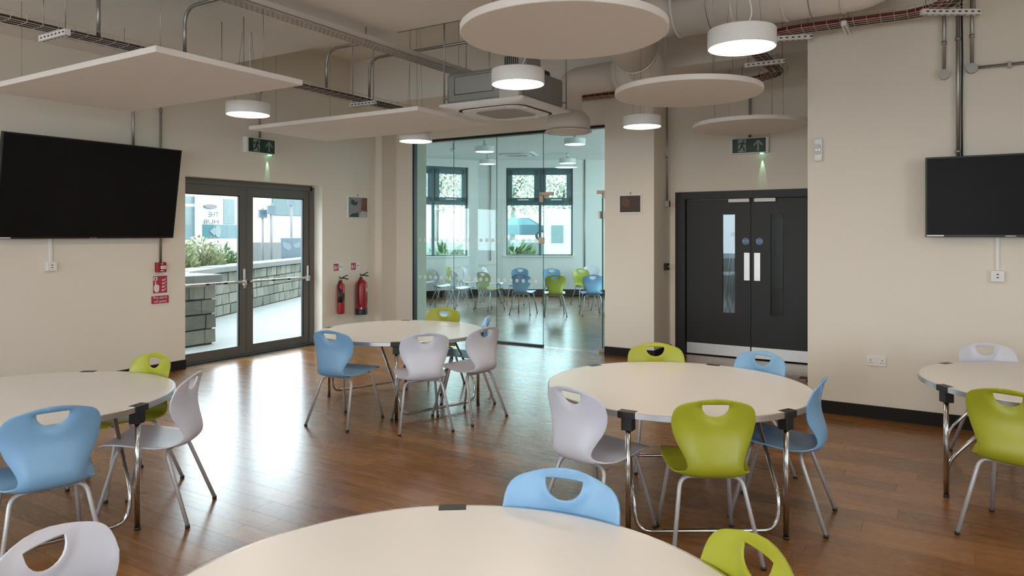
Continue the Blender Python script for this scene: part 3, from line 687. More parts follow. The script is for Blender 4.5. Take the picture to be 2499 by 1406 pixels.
# fire extinguishers
def extinguisher(name, label, y, z, r, h, big):
    t = left_thing(name, label, 'extinguisher', y, z, XL)
    yo = -r - .02
    MB().lathe([(0, 0), (r * .9, 0), (r, .02), (r, h - r * .9), (r * .85, h - r * .45), (r * .45, h - r * .08), (.022, h), (.022, h + .03), (0, h + .03)], 24, (0, yo, 0)).build('cylinder', RED, t)
    if big: MB().lathe([(r * 1.02, 0), (r * 1.03, .01), (r * 1.03, .085), (r * 1.0, .09)], 24, (0, yo, 0)).build('base_skirt', BLACK, t)
    v = MB().cyl((0, yo, h + .02), (0, yo, h + .055), .02, seg=12).build('valve', STEEL, t)
    MB().tube([(-.02, yo, h + .05), (.03, yo - .02, h + .065), (.10, yo - .05, h + .045)], .009, 8).build('lower_lever', BLACK, v)
    MB().tube([(-.03, yo, h + .085), (.0, yo, h + .06), (.10, yo - .04, h + .105)], .008, 8).build('upper_lever', BLACK, v)
    if big:
        MB().tube(bent([(0, yo, h + .045), (-r * .8, yo - .03, h + .02), (-r - .03, yo - .03, h * .75), (-r - .022, yo - .03, h * .35), (-r * .75, yo - .06, h * .2)], .12), .009, 8).build('hose', BLACK, t)
        MB().cyl((-r * .80, yo - .06, h * .22), (-r * .72, yo - .065, h * .16), .013, seg=8).build('nozzle', WHITEP, t)
        lab = MB()
        def arc(a0, a1, z0, z1, name_, m_):
            mb = MB(); n = 8; vs_ = []
            for k in range(n + 1):
                a_ = a0 + (a1 - a0) * k / n
                vs_ += [(math.cos(a_) * (r + .0015), yo + math.sin(a_) * (r + .0015), z0), (math.cos(a_) * (r + .0015), yo + math.sin(a_) * (r + .0015), z1)]
            mb.add(vs_, [(2 * k, 2 * k + 2, 2 * k + 3, 2 * k + 1) for k in range(n)]); mb.build(name_, m_, t)
        arc(-1.5, -.35, h * .66, h * .76, 'cream_band', mat('cream_label', (0.60, 0.48, 0.34), .5)); arc(-1.3, -.45, h * .32, h * .62, 'instruction_label', mat('dark_label', (0.10, 0.03, 0.03), .5, var=.6, scale=90)); arc(-1.3, -.45, h * .24, h * .28, 'bright_label', mat('pink_label', (0.75, 0.22, 0.22), .5))
    else:
        MB().tube([(0, yo, h + .045), (-.05, yo - .01, h + .0), (-r - .005, yo - .02, h * .80)], .011, 8).build('hose', BLACK, t)
        MB().cyl((-r + .002, yo - .035, h * .80), (-r + .004, yo - .035, h * .38), .022, .036, 14).build('horn', BLACK, t)
        mb = MB(); n = 8; vs_ = []
        for k in range(n + 1):
            a_ = -1.9 + 1.6 * k / n
            for z_ in (h * .42, h * .66): vs_.append((math.cos(a_) * (r + .0015), yo + math.sin(a_) * (r + .0015), z_))
        mb.add(vs_, [(2 * k, 2 * k + 2, 2 * k + 3, 2 * k + 1) for k in range(n)]); mb.build('black_label', BLACK, t)
    return t
extinguisher('fire_extinguisher', 'slim red fire extinguisher with black horn, nearer the exit doors', gx(831, 720, XL + .07).y, .42, .055, .46, False)
extinguisher('fire_extinguisher', 'stout red fire extinguisher with hose and black base', gx(881, 720, XL + .1).y, .375, .088, .53, True)
for px, lb in ((824, 'small red and white sign above the slim fire extinguisher'), (866, 'small red and white sign above the stout fire extinguisher')):
    t = left_thing('extinguisher_sign', lb, 'sign', gx(px, 650, XL).y, 1.05)
    MB().box(-.09, .11, -.004, -.0005, -.01, .115).build('backing', WHITEP, t)
    MB().box(-.085, .015, -.005, -.004, 0, .105).build('red_panel', REDS, t)
    MB().poly_xz([(-.07, .02), (-.05, .02), (-.05, .07), (-.06, .08), (-.07, .07)], -.006, -.005).poly_xz([(-.03, .02), (-.018, .03), (-.005, .06), (-.008, .085), (-.02, .055), (-.032, .05)], -.006, -.005).build('pictogram', WHITEP, t)
    text('sign_lettering', 'Fire', .04, REDS, t, (.062, -.0045, .06))

# ================================================================== CEILING: panels, lamps, trays, ducts, cassette
ZP = 2.765
def zroof(x, y): return ZU if Y1 < y < Y2 else ZC
def wire_to_roof(t, x, y, z0, base, r=.0022, name='suspension_wire'):
    zr = zroof(base[0] + x, base[1] + y) - base[2]
    MB().cyl((x, y, z0), (x, y, zr), r, seg=6).build(name, GALV, t)
def rect_panel(label, x0, x1, y0, y1):
    b = ((x0 + x1) / 2, (y0 + y1) / 2, ZP); t = thing('ceiling_panel', label, 'acoustic panel', b, 0, None)
    hx, hy = (x1 - x0) / 2, (y1 - y0) / 2
    MB().box(-hx, hx, -hy, hy, 0, .042).build('panel', PANEL, t, .003)
    for sx in (-.8, .8):
        for sy in (-.7, .7): wire_to_roof(t, sx * hx, sy * hy, .04, b)
rect_panel('large white rectangular ceiling panel hanging in front of the television', -6.72, -4.33, 2.70, 3.92)
rect_panel('white rectangular ceiling panel hanging before the exit doors', -6.70, -4.28, 5.28, 6.45)
def round_panel(label, px, py, w):
    k = (ZP - HC) * F; t_ = k / (HY - py); d_ = ray(px, py); b = (d_[0] * t_, d_[1] * t_, ZP)
    t = thing('ceiling_disc', label, 'acoustic panel', b); r = .605
    MB().lathe([(0, 0), (r - .004, 0), (r, .004), (r, .040), (r - .004, .044), (0, .044)], 96, sharp=True).build('panel', PANEL, t)
    for q in range(4):
        a_ = PI / 4 + q * PI / 2; wire_to_roof(t, .42 * math.cos(a_), .42 * math.sin(a_), .04, b)
round_panel('largest round white ceiling panel, beside the drum lamp near the duct', 1375, 84, 518)
round_panel('round white ceiling panel hanging below the duct end', 1678, 231, 358)
round_panel('round white ceiling panel tucked behind the wall corner over the black doors', 1829, 311, 270)

ZL = 2.72
lamp_me = {}
def drum_lamp(label, px, py, lit=True, z=ZL, r=.20, roof=None):
    p = gz(px, py, z); t = thing('drum_pendant_lamp', label, 'lamp', p, 0, None)
    if 'd' not in lamp_me:
        lamp_me['d'] = MB().lathe([(.19, .004), (.196, 0), (.20, .004), (.20, .105), (.196, .11), (0, .11)], 48, sharp=True).mesh('drum', WHITE)
        lamp_me['l'] = MB().disc(.191, .006, 48, up=False).mesh('diffuser', LIT)
        lamp_me['u'] = MB().disc(.191, .006, 48, up=False).mesh('diffuser', FARGLOW)
    for nm, me in (('drum', lamp_me['d']), ('diffuser', lamp_me['l' if lit else 'u'])):
        o = bpy.data.objects.new(nm, me); C.objects.link(o); o.parent = t
    zr = (roof if roof else zroof(p.x, p.y)) - z
    MB().cyl((0, 0, .11), (0, 0, .128), .06, seg=20).build('canopy', GALV, t)
    if roof is None:
        for q in range(3):
            a_ = q * 2 * PI / 3; MB().cyl((.12 * math.cos(a_), .12 * math.sin(a_), .11), (.05 * math.cos(a_), .05 * math.sin(a_), zr), .0018, seg=6).build('suspension_wire', GALV, t)
        MB().tube(bent([(.02, 0, .12), (.06, .02, .2), (.01, .01, zr * .6), (.03, 0, zr)], .2), .004, 6).build('flex', WHITEP, t)
    else:
        MB().cyl((0, 0, .12), (0, 0, zr), .03, seg=12).build('stem', WHITE, t)
drum_lamp('lit drum lamp hanging beside the right wall corner under the duct', 1810, 118)
drum_lamp('lit drum lamp hanging in front of the grey air conditioning unit', 1264, 207)
drum_lamp('lit drum lamp hanging above the exit sign of the glazed doors', 605.5, 281)
drum_lamp('lit drum lamp hanging at the left end of the glass wall', 1014.5, 346)
drum_lamp('lit drum lamp hanging in front of the pier', 1567, 310)

# lamps added unseen above the frame to brighten the near half of the hall
for x_, y_, lb in ((-1.2, .9, 'over the front table'), (1.1, 3.2, 'over the gap between front and right tables'), (2.9, 4.9, 'over the right-hand side of the hall'), (-3.9, .5, 'over the near left floor'), (-2.4, -1.6, 'by the rear windows'), (1.8, -.6, 'by the side windows')):
    q_ = Vector((x_, y_, ZL)); pr = proj(x_, y_, ZL)
    gz_ = gz; t_save = gz
    def _fixed(px, py, z, q_=q_): return q_
    gz = _fixed; drum_lamp('added unseen drum lamp ' + lb, 0, 0); gz = t_save
# perforated tray running along the room
px0, px1 = -4.67, -4.49
t = thing('perforated_cable_tray', 'pale perforated steel cable tray under the ceiling', 'cable tray', (px0, 0, 3.35))
MB().box(0, .18, -2.8, 6.75, 0, .003).build('tray_bed', PERF, t)
MB().box(0, .003, -2.8, 6.75, 0, .05).box(.177, .18, -2.8, 6.75, 0, .05).build('tray_flanges', mat('tray_steel', (0.62, 0.58, 0.54), .5), t)
for yy in (0.5, 2.0, 3.5, 4.9): MB().cyl((.09, yy, .003), (.09, yy, ZC - 3.35), .005, seg=8).build('hanger_rod', GALV, t)
MB().cyl((.09, 6.5, .003), (.09, 6.5, ZU - 3.35), .005, seg=8).build('hanger_rod', GALV, t)

# wire basket trays
WIRE = mat('white_wire', (0.62, 0.58, 0.53), .5)
def basket(path, z, wdt, dep, parent, base):
    """basket made of longitudinal and cross wires along a polyline (plan view)"""
    pts = [Vector((p[0], p[1])) for p in path]; mb = MB()
    nrm = []
    for i in range(len(pts)):
        d_ = (pts[min(i + 1, len(pts) - 1)] - pts[max(i - 1, 0)]).normalized(); nrm.append(Vector((-d_.y, d_.x)))
    for off, zz in ((-.5, dep), (-.5, 0), (-.25, 0), (0, 0), (.25, 0), (.5, 0), (.5, dep)):
        mb.tube([(p.x + n_.x * off * wdt - base[0], p.y + n_.y * off * wdt - base[1], z + zz - base[2]) for p, n_ in zip(pts, nrm)], .0026, 5)
    acc = 0.0
    for i in range(len(pts) - 1):
        a_, b_ = pts[i], pts[i + 1]; L_ = (b_ - a_).length; s_ = -acc
        while True:
            s_ += .10
            if s_ > L_: acc = L_ - (s_ - .10); break
            c_ = a_ + (b_ - a_) * (s_ / L_); n_ = nrm[i] * (1 - s_ / L_) + nrm[i + 1] * (s_ / L_)
            l_, r_ = c_ - n_ * wdt / 2, c_ + n_ * wdt / 2
            mb.tube([(l_.x - base[0], l_.y - base[1], z + dep - base[2]), (l_.x - base[0], l_.y - base[1], z - base[2]), (r_.x - base[0], r_.y - base[1], z - base[2]), (r_.x - base[0], r_.y - base[1], z + dep - base[2])], .0026, 5)
    o = mb.build('basket_wires', WIRE, parent); o['kind'] = 'stuff'; return o
def bracket(parent, c, ang, ln, base, roof):
    """white slotted channel under a tray with two hanger rods"""
    M = Matrix.Translation(Vector(c) - Vector(base)) @ Matrix.Rotation(ang, 4, 'Z')
    b = MB().box(-ln / 2, ln / 2, -.021, .021, -.045, -.003, M).build('support_channel', WHITEP, parent, .002)
    sl = MB(); n = int(ln / .05)
    for k in range(n):
        x_ = -ln / 2 + .03 + k * .05
        sl.box(x_, x_ + .022, -.006, .006, -.0458, -.045, M)
        sl.box(x_, x_ + .022, -.0215, -.021, -.030, -.018, M)
    sl.build('slots', DARKC, b)['kind'] = 'stuff'
    for sx in (-.42, .42):
        p_ = M @ Vector((sx * ln, 0, 0)); MB().cyl(p_, (p_.x, p_.y, roof - base[2]), .004, seg=6).build('hanger_rod', GALV, parent)
bx = (-5.42, 0, 3.03)
t = thing('wire_cable_tray', 'wire basket cable tray with dark cables near the exit doors', 'cable tray', bx)
basket([(-5.42, .5 + .5 * i) for i in range(14)], 3.03, .20, .05, t, bx)
for i, (ox, r_) in enumerate(((-.05, .012), (-.02, .014), (.02, .012), (.055, .015), (.0, .011))):
    MB().tube([(ox + .012 * math.sin(k * 1.7 + i), .5 + k * .5, r_ + .002 + (.016 if i == 4 else 0)) for k in range(14)], r_, 8).build('cable', DARKC, t)
for yy in (2.62, 4.1, 5.75): bracket(t, (-5.42, yy, 3.03), 0.0, .36, bx, zroof(-5.4, yy))
# conduits linking basket and ceiling
for i, (px, yy, lb) in enumerate(((487, 3.62, 'bent conduit rising from the wire tray behind the large panel'), (800, 5.20, 'bent conduit rising to the ceiling edge'), (905, 5.83, 'bent conduit rising inside the raised ceiling bay'))):
    zr = (ZC if i < 2 else 3.54) - .03
    xe = -4.72 if i < 2 else -2.9
    conduit('conduit', 'galvanised ' + lb, [(-5.40, yy, 3.085), (-5.40, yy, zr), (xe, yy, zr)], .0145, [], .16)
conduit('conduit', 'straight galvanised conduit dropping onto the wire tray beside the slotted bracket', [(-5.40, gx(240, 60, -5.40).y, 3.05), (-5.40, gx(240, 60, -5.40).y, ZC)], .0145)
conduit('conduit', 'thin dark conduit along the edge of the raised ceiling bay', [(-4.45, Y1 + .02, ZC + .012), (-.6, Y1 + .02, ZC + .012)], .012)

# right-hand basket: along the tv wall, back past the corner, then along the soffit
zb = 3.36
path = [(.02, 3.0), (.02, 4.0), (.02, 5.0), (.02, 6.32)] + [(-.30 + .32 * math.cos(a_ * PI / 12), 6.32 + .32 * math.sin(a_ * PI / 12)) for a_ in range(1, 7)] + [(-1.1, 6.62)] + [(-1.1 - .5 * math.sin(a_ * PI / 12), 7.12 - .5 * math.cos(a_ * PI / 12)) for a_ in range(1, 7)] + [(-1.6, 7.5), (-1.6, 7.9)] + [(-1.6 - .4 + .4 * math.cos(a_ * PI / 12), 8.1 + .4 * math.sin(a_ * PI / 12)) for a_ in range(0, 7)] + [(-2.6, 8.5), (-3.2, 8.5), (-3.8, 8.5), (-4.4, 8.5)]
bx = (-1.1, 6.62, zb)
t = thing('wire_cable_tray', 'wire basket cable tray with red cables along the right wall', 'cable tray', bx)
basket(path, zb, .24, .06, t, bx)
pv = [Vector((p[0], p[1])) for p in path]
for i, (off, r_, m_) in enumerate(((-.07, .013, REDC), (-.04, .013, REDC), (.0, .012, REDC), (.03, .011, DARKC), (.06, .012, DARKC), (-.055, .012, REDC))):
    pts = []
    for k in range(len(pv)):
        d_ = (pv[min(k + 1, len(pv) - 1)] - pv[max(k - 1, 0)]).normalized(); n_ = Vector((-d_.y, d_.x)); q = pv[k] + n_ * (-off) - Vector((bx[0], bx[1]))
        pts.append((q.x, q.y, r_ + .003 + (.024 if i == 5 else 0) + .003 * math.sin(k * 2.1 + i)))
    MB().tube(pts, r_, 8).build('cable', m_, t)
for c_, an in (((.01, 6.56, zb), .55), ((-.74, 6.61, zb), R90), ((-1.22, 6.68, zb), .3), ((-1.6, 7.55, zb), 0), ((-1.95, 8.46, zb), 1.2)):
    bracket(t, c_, an, .46 if c_[0] > 0 else .34 if an == R90 else .40, bx, zroof(c_[0], c_[1]))
MB().box(-.22, -.02, -.17, -.165, .075, .115).build('warning_label', YEL, t)

# ducts
t = thing('ventilation_duct', 'large pale round ventilation duct with elbows along the ceiling bay', 'duct', (-2.3, 6.2, 3.6))
def duct_seg(pts, r, name='duct_run', rad=.3):
    return MB().tube([Vector(p) - Vector((-2.3, 6.2, 3.6)) for p in bent(pts, rad, 10)], r, 32).build(name, DUCTM, t)
duct_seg([(-.40, 6.2, ZU), (-.40, 6.2, 3.62), (-2.05, 6.2, 3.62)], .26, 'duct_run', .27)
duct_seg([(-2.0, 6.2, 3.62), (-2.62, 6.2, 3.60), (-2.80, 7.05, 3.50)], .235, 'elbow', .38)
duct_seg([(-2.80, 7.0, 3.505), (-2.86, 7.62, 3.43), (-3.25, 7.64, 3.43)], .20, 'elbow', .30)
duct_seg([(-3.2, 7.64, 3.43), (-3.90, 7.66, 3.41), (-3.90, 7.66, 3.02)], .165, 'duct_run', .33)
for xx in (-2.05, -1.55, -1.15, -.72):
    MB().tube([(xx + 2.3 - .012, 0, .02), (xx + 2.3 + .012, 0, .02)], .268, 32).build('joint_band', DUCTM, t)
for a_, b_, r_ in ((Vector((-2.795, 7.02, 3.503)), Vector((-.02, .30, -.035)), .246), (Vector((-3.22, 7.64, 3.43)), Vector((-1, 0, 0)), .208)):
    d_ = b_.normalized() * .014; c_ = a_ - Vector((-2.3, 6.2, 3.6)); MB().tube([c_ - d_, c_ + d_], r_, 32).build('joint_band', DUCTM, t)
dx, dy, dz = -3.90 + 2.3, 7.66 - 6.2, 2.80 - 3.6
df = MB().lathe([(.165, .26), (.19, .25), (.25, .19), (.262, .12), (.262, .05), (.19, .04)], 48, (dx, dy, dz)).build('diffuser_collar', DUCTM, t)
MB().lathe([(.275, .03), (.285, .022), (.275, .012), (.232, .03)], 48, (dx, dy, dz)).build('diffuser_rim', DUCTM, df)
nz = MB()
for q in range(36):
    a_ = 2 * PI * q / 36; nz.cyl((dx + .25 * math.cos(a_), dy + .25 * math.sin(a_), dz + .03), (dx + .255 * math.cos(a_), dy + .255 * math.sin(a_), dz + .008), .012, .007, 8)
nz.build('diffuser_nozzles', WHITE, df)['kind'] = 'stuff'
MB().lathe([(.235, .035), (.22, .012), (.0, .004)], 40, (dx, dy, dz)).build('diffuser_cone', DUCTM, df)
for xx in (-1.75, -.95): MB().tube([(xx + 2.3, .262 * math.sin(k * PI / 12) * (1 if True else 0), .02 - .262 * math.cos(k * PI / 12)) for k in range(-6, 7)] , .004, 6).build('hanger_strap', GALV, t)
for xx in (-1.75, -.95):
    for sy in (-.262, .262): MB().cyl((xx + 2.3, sy, .02), (xx + 2.3, sy, .6), .004, seg=6).build('hanger_rod', GALV, t)

# ceiling cassette unit
ZK = 2.80
def fascia(t, hw, y=0):
    """square white fascia with rounded air outlets"""
    def ringpts(w_, r_, n=6):
        out = []
        for cx_, cy_, a0 in ((w_ - r_, w_ - r_, 0), (-w_ + r_, w_ - r_, PI / 2), (-w_ + r_, -w_ + r_, PI), (w_ - r_, -w_ + r_, 1.5 * PI)):
            for k in range(n + 1): out.append((cx_ + r_ * math.cos(a0 + k * PI / 2 / n), cy_ + r_ * math.sin(a0 + k * PI / 2 / n)))
        return out
    def loft(rings, zs, close=False):
        mb = MB(); n = len(rings[0]); vs_ = [(x_, y_, z_) for rg, z_ in zip(rings, zs) for x_, y_ in rg]
        fs = [(i * n + k, i * n + (k + 1) % n, (i + 1) * n + (k + 1) % n, (i + 1) * n + k) for i in range(len(rings) - 1) for k in range(n)]
        if close: fs.append([(len(rings) - 1) * n + k for k in range(n)])
        return mb.add(vs_, [f[::-1] for f in fs], True)
    f_ = loft([ringpts(hw - .01, .01), ringpts(hw, .01), ringpts(hw, .01), ringpts(hw * .80, .16)], [.045, .035, .025, -.005]).build('fascia', WHITE, t)
    loft([ringpts(hw * .80, .16), ringpts(hw * .79, .16), ringpts(hw * .75, .15), ringpts(hw * .745, .15)], [-.005, .02, .02, -.008]).build('air_slot', BLACK, t)
    loft([ringpts(hw * .745, .15), ringpts(hw * .74, .15), ringpts(hw * .52, .12)], [-.008, -.014, -.020]).build('inner_panel', WHITE, t)
    loft([ringpts(hw * .52, .12), ringpts(hw * .50, .12)], [-.020, -.017], True).build('return_grille', mat('grille_mesh', (0.42, 0.40, 0.37), .6, var=.35, scale=160), t)
    for q in range(4):
        M = Matrix.Rotation(q * PI / 2, 4, 'Z')
        MB().box(-hw * .42, hw * .42, -hw * .78, -hw * .62, -.022, -.012, M).build('air_flap', WHITE, t, .02, 3)
t = thing('air_conditioning_unit', 'grey ceiling cassette air conditioner with square white fascia', 'air conditioner', (-3.73, 5.975, ZK))
fascia(t, .475)
b_ = MB().box(-.42, .42, -.42, .42, .045, .345).build('unit_body', ACGREY, t, .03, 2)
MB().box(-.32, .12, -.424, -.42, .13, .30).build('access_plate', mat('access_plate', (0.37, 0.385, 0.375), .4, .5), t)
MB().tube([(-.32, -.425, .13), (.12, -.425, .13), (.12, -.425, .30), (-.32, -.425, .30), (-.32, -.425, .13)], .003, 5).build('plate_seam', BLACK, t)
MB().box(.19, .40, -.426, -.42, .05, .30).build('corner_plate', STEEL, t, .002)
MB().box(-.15, .35, -.1, .3, .345, .42).build('pipe_cover', BLACK, t, .05, 2)
MB().box(.2, .42, -.36, -.05, .345, .45).build('control_box', ACGREY, t, .006)
rb = MB()
for k in range(7): rb.box(.215 + k * .022, .223 + k * .022, -.366, -.36, .36, .44)
rb.build('control_box_vents', BLACK, t)['kind'] = 'stuff'
for sx in (-.46, .46):
    for sy in (-.40, .40):
        MB().cyl((sx, sy, .05), (sx, sy, ZU - ZK), .007, seg=8).build('hanger_rod', GALV, t)
        MB().box(min(sx, sx * .88), max(sx, sx * .88), sy - .02, sy + .02, .10, .115).build('lug', GALV, t)

# ================================================================== TABLES
ZTAB, RT = 0.675, 0.79
def make_table(label, c, phi0, half):
    t = thing('folding_table', label, 'table', (c[0], c[1], 0), 0, None)
    MB().lathe([(0, ZTAB - .024), (RT - .006, ZTAB - .024), (RT - .006, ZTAB - .001), (RT - .012, ZTAB), (0, ZTAB)], 96, sharp=True).build('table_top', TTOP, t)
    MB().lathe([(RT - .010, ZTAB - .030), (RT - .001, ZTAB - .032), (RT, ZTAB - .031), (RT, ZTAB - .002), (RT - .001, ZTAB - .0005), (RT - .010, ZTAB - .0005)], 96, sharp=True).build('edge_band', ALU, t)
    for sgn in (0, PI):
        A = [math.radians(phi0 - half) + sgn, math.radians(phi0 + half) + sgn]; r_ = RT - .028
        ax = Vector((math.cos(math.radians(phi0) + sgn), math.sin(math.radians(phi0) + sgn), 0)); tn = Vector((-ax.y, ax.x, 0))
        P = [Vector((math.cos(a_) * r_, math.sin(a_) * r_, 0)) for a_ in A]
        for p_, a_ in zip(P, A):
            lg = MB().cyl((p_.x, p_.y, .012), (p_.x, p_.y, ZTAB - .03), .0145, seg=14).build('leg', CHROME, t)
            MB().cyl((p_.x, p_.y, 0), (p_.x, p_.y, .014), .0165, seg=14).build('foot', BLACK, lg)
            M = Matrix.Rotation(a_, 4, 'Z')
            MB().box(RT - .05, RT + .005, -.048, .048, ZTAB - .036, ZTAB + .001, M).box(RT - .058, RT - .002, -.030, .030, ZTAB - .10, ZTAB - .036, M).build('corner_clip', BLACK, t, .004)
        # folding brace loop: comes down beside the legs and runs along the floor
        q0, q1 = P[0] + tn * .03 - ax * .005, P[1] - tn * .03 - ax * .005
        i0, i1 = q0 - ax * .36 + tn * .02, q1 - ax * .36 - tn * .02
        loop = [(i0.x, i0.y, ZTAB - .035), (q0.x, q0.y, .20), (q0.x + tn.x * .02, q0.y + tn.y * .02, .045), (q1.x - tn.x * .02, q1.y - tn.y * .02, .045), (q1.x, q1.y, .20), (i1.x, i1.y, ZTAB - .035)]
        MB().tube(bent(loop, .13, 8), .011, 12).build('brace_loop', CHROME, t)
        MB().box(-.02, .02, -.30, .30, ZTAB - .05, ZTAB - .024, Matrix.Translation(ax * .36) @ Matrix.Rotation(math.atan2(ax.y, ax.x), 4, 'Z')).build('under_rail', GALV, t)
    return t
TC = {1: (-4.47, 5.27), 2: (-1.42, 4.25), 3: (-4.46, 1.98), 4: (.61, 5.51), 5: (-.99, 1.32)}
make_table('round white folding table near the exit doors and glass wall', TC[1], -17.5, 35.5)
make_table('round white folding table in front of the black doors', TC[2], -57.5, 33)
make_table('round white folding table beside the wall with the large television', TC[3], -17, 36)
make_table('round white folding table under the small television', TC[4], 180, 35)
make_table('round white folding table with only its far half in view, blue chair beyond', TC[5], 160, 35)

# ================================================================== CHAIRS
def chair_shell():
    prof = [(.225, .420, .150), (.215, .434, .178), (.185, .446, .196), (.12, .447, .205), (.04, .438, .207), (-.04, .427, .203), (-.11, .418, .193), (-.165, .413, .178), (-.205, .418, .154),
            (-.232, .438, .139), (-.244, .468, .133), (-.241, .505, .138), (-.228, .55, .156), (-.215, .595, .180), (-.209, .64, .198), (-.213, .69, .205), (-.226, .74, .203), (-.246, .805, .196)]
    # catmull-rom resample
    P = [Vector(p) for p in prof]; out = []
    for i in range(len(P) - 1):
        a, b, c, d_ = P[max(i - 1, 0)], P[i], P[i + 1], P[min(i + 2, len(P) - 1)]
        for k in range(6):
            t = k / 6; out.append(0.5 * ((2 * b) + (c - a) * t + (2 * a - 5 * b + 4 * c - d_) * t * t + (3 * b - a - 3 * c + d_) * t ** 3))
    out.append(P[-1])
    S = [0.0]
    for a, b in zip(out, out[1:]): S.append(S[-1] + math.hypot(b.x - a.x, b.y - a.y))
    top = S[-1]
    def at(s):
        s = min(max(s, 0), top)
        lo, hi = 0, len(S) - 1
        while hi - lo > 1:
            m_ = (lo + hi) // 2
            if S[m_] <= s: lo = m_
            else: hi = m_
        t = (s - S[lo]) / (S[hi] - S[lo]); v = out[lo].lerp(out[hi], t); d_ = out[hi] - out[lo]
        return v, Vector((d_.x, d_.y)).normalized()
    # outline in (u, s)
    right = []
    right.append((0.0, 0.0)); right.append((.07, .001)); right.append((.12, .004))
    s_ = .012
    while s_ < top - .14:
        right.append((at(s_)[0].z, s_)); s_ += .02
    sb = top - .14
    for u_, f in ((.2045, 0), (.202, .22), (.196, .40), (.187, .53), (.176, .62), (.163, .69), (.145, .755), (.115, .84), (.08, .918), (.04, .978), (0.0, 1.0)):
        right.append((u_, sb + (top - sb) * f))
    outline = right + [(-u_, s_) for u_, s_ in right[-2:0:-1]]
    hole = []
    hw, ht, hd = .066, top - .037, .066
    for k in range(13):
        a_ = PI * k / 12; hole.append((-hw * math.cos(a_) * (1.0 if True else 1), ht - hd * math.sin(a_) ** .8))
    hole += [(hw * .6, ht + .003), (0, ht + .004), (-hw * .6, ht + .003)]
    def inside(p, poly):
        c = False; n = len(poly)
        for i in range(n):
            x0, y0 = poly[i]; x1, y1 = poly[i - 1]
            if (y0 > p[1]) != (y1 > p[1]) and p[0] < (x1 - x0) * (p[1] - y0) / (y1 - y0) + x0: c = not c
        return c
    def far(p, poly, d_):
        return min(math.hypot(p[0] - q[0], p[1] - q[1]) for q in poly) > d_
    pts = list(outline) + list(hole); no, nh = len(outline), len(hole)
    edges = [(i, (i + 1) % no) for i in range(no)] + [(no + i, no + (i + 1) % nh) for i in range(nh)]
    r = 0; s_ = .012
    while s_ < top:
        u_ = -.21
        while u_ < .211:
            p = (u_, s_)
            if inside(p, outline) and not inside(p, hole) and far(p, outline, .010) and far(p, hole, .010): pts.append(p)
            u_ += .02
        s_ += .0175
    v, e, f, _, _, _ = delaunay_2d_cdt([Vector(p) for p in pts], edges, [], 0, 1e-5)
    tris = []
    for t in f:
        c = (sum(v[i].x for i in t) / 3, sum(v[i].y for i in t) / 3)
        if inside(c, outline) and not inside(c, hole): tris.append(tuple(t))
    V = []
    sk = [s for s, o_ in zip(S, out)]
    s_bend = S[min(range(len(out)), key=lambda i: (out[i].x + .235) ** 2 + (out[i].y - .44) ** 2)]
    for p in v:
        w, d_ = at(p.y); n_ = Vector((d_.y, -d_.x)) * -1      # towards sitter: up from the seat, forward from the back
        n_ = Vector((-d_.y, d_.x)); n_ = n_ if True else n_
        b_ = min(max((p.y - (s_bend - .10)) / .22, 0), 1); b_ = b_ * b_ * (3 - 2 * b_)
        amp = .004 * (1 - b_) + .034 * b_
        # profile runs front to back then up, so the sitter side lies to the right-hand normal
        sn = Vector((d_.y, -d_.x))
        off = amp * (p.x / .2) ** 2
        ratio = min(abs(p.x) / max(w.z, .05), 1.0); fade = min(max((top - .10 - p.y) / .12, 0), 1); low = min(max((p.y - (s_bend - .16)) / .10, 0), 1)
        off += .020 * fade * low * ratio ** 6                       # flared side rim
        q_ = math.hypot(p.x / hw, (p.y - ht) / hd)
        if p.y < ht + .004 and q_ < 1.5: off += .012 * min(1, max(0, (1.5 - q_) / .4))   # dish under the hand hold
        V.append((p.x, w.x + sn.x * off, w.y + sn.y * off))
    me = bpy.data.meshes.new('shell_src'); me.from_pydata(V, [], tris); me.update()
    o = bpy.data.objects.new('shell_src', me); C.objects.link(o)
    bm = bmesh.new(); bm.from_mesh(me); bmesh.ops.recalc_face_normals(bm, faces=bm.faces); bm.to_mesh(me); bm.free()
    so = o.modifiers.new('s', 'SOLIDIFY'); so.thickness = .0075; so.offset = 0; so.use_even_offset = False
    bv = o.modifiers.new('b', 'BEVEL'); bv.width = .0022; bv.segments = 2; bv.limit_method = 'ANGLE'; bv.angle_limit = math.radians(60)
    res = bpy.data.meshes.new_from_object(o.evaluated_get(bpy.context.evaluated_depsgraph_get()))
    bpy.data.objects.remove(o)
    res.polygons.foreach_set('use_smooth', [True] * len(res.polygons))
    return res
shell = chair_shell()
SH = {}
for nm, m_ in (('blue', BLUE), ('green', GREEN), ('white', WHITEC)):
    q = shell.copy(); q.name = 'chair_shell_' + nm; q.materials.clear(); q.materials.append(m_); SH[nm] = q
LEGS = []
for sx in (-1, 1):
    for fr in (1, 0):
        if fr: pts = [(0, .13, .418), (sx * .150, .13, .418), (sx * .20, .235, .01)]
        else: pts = [(0, -.125, .397), (sx * .150, -.125, .397), (sx * .215, -.265, .01)]
        me = MB().tube(bent(pts, .055, 6), .0110, 10).mesh('chair_leg', LEGM)
        fp = pts[2]; fm = MB().cyl((fp[0] + sx * .001, fp[1], 0), (fp[0], fp[1], .016), .013, seg=10).mesh('chair_foot', BLACK)
        LEGS.append((me, fm))
PADM = MB().box(-.15, .15, .10, .15, .4285, .436).box(-.14, .14, -.145, -.105, .407, .414).mesh('chair_mount', BLACK)
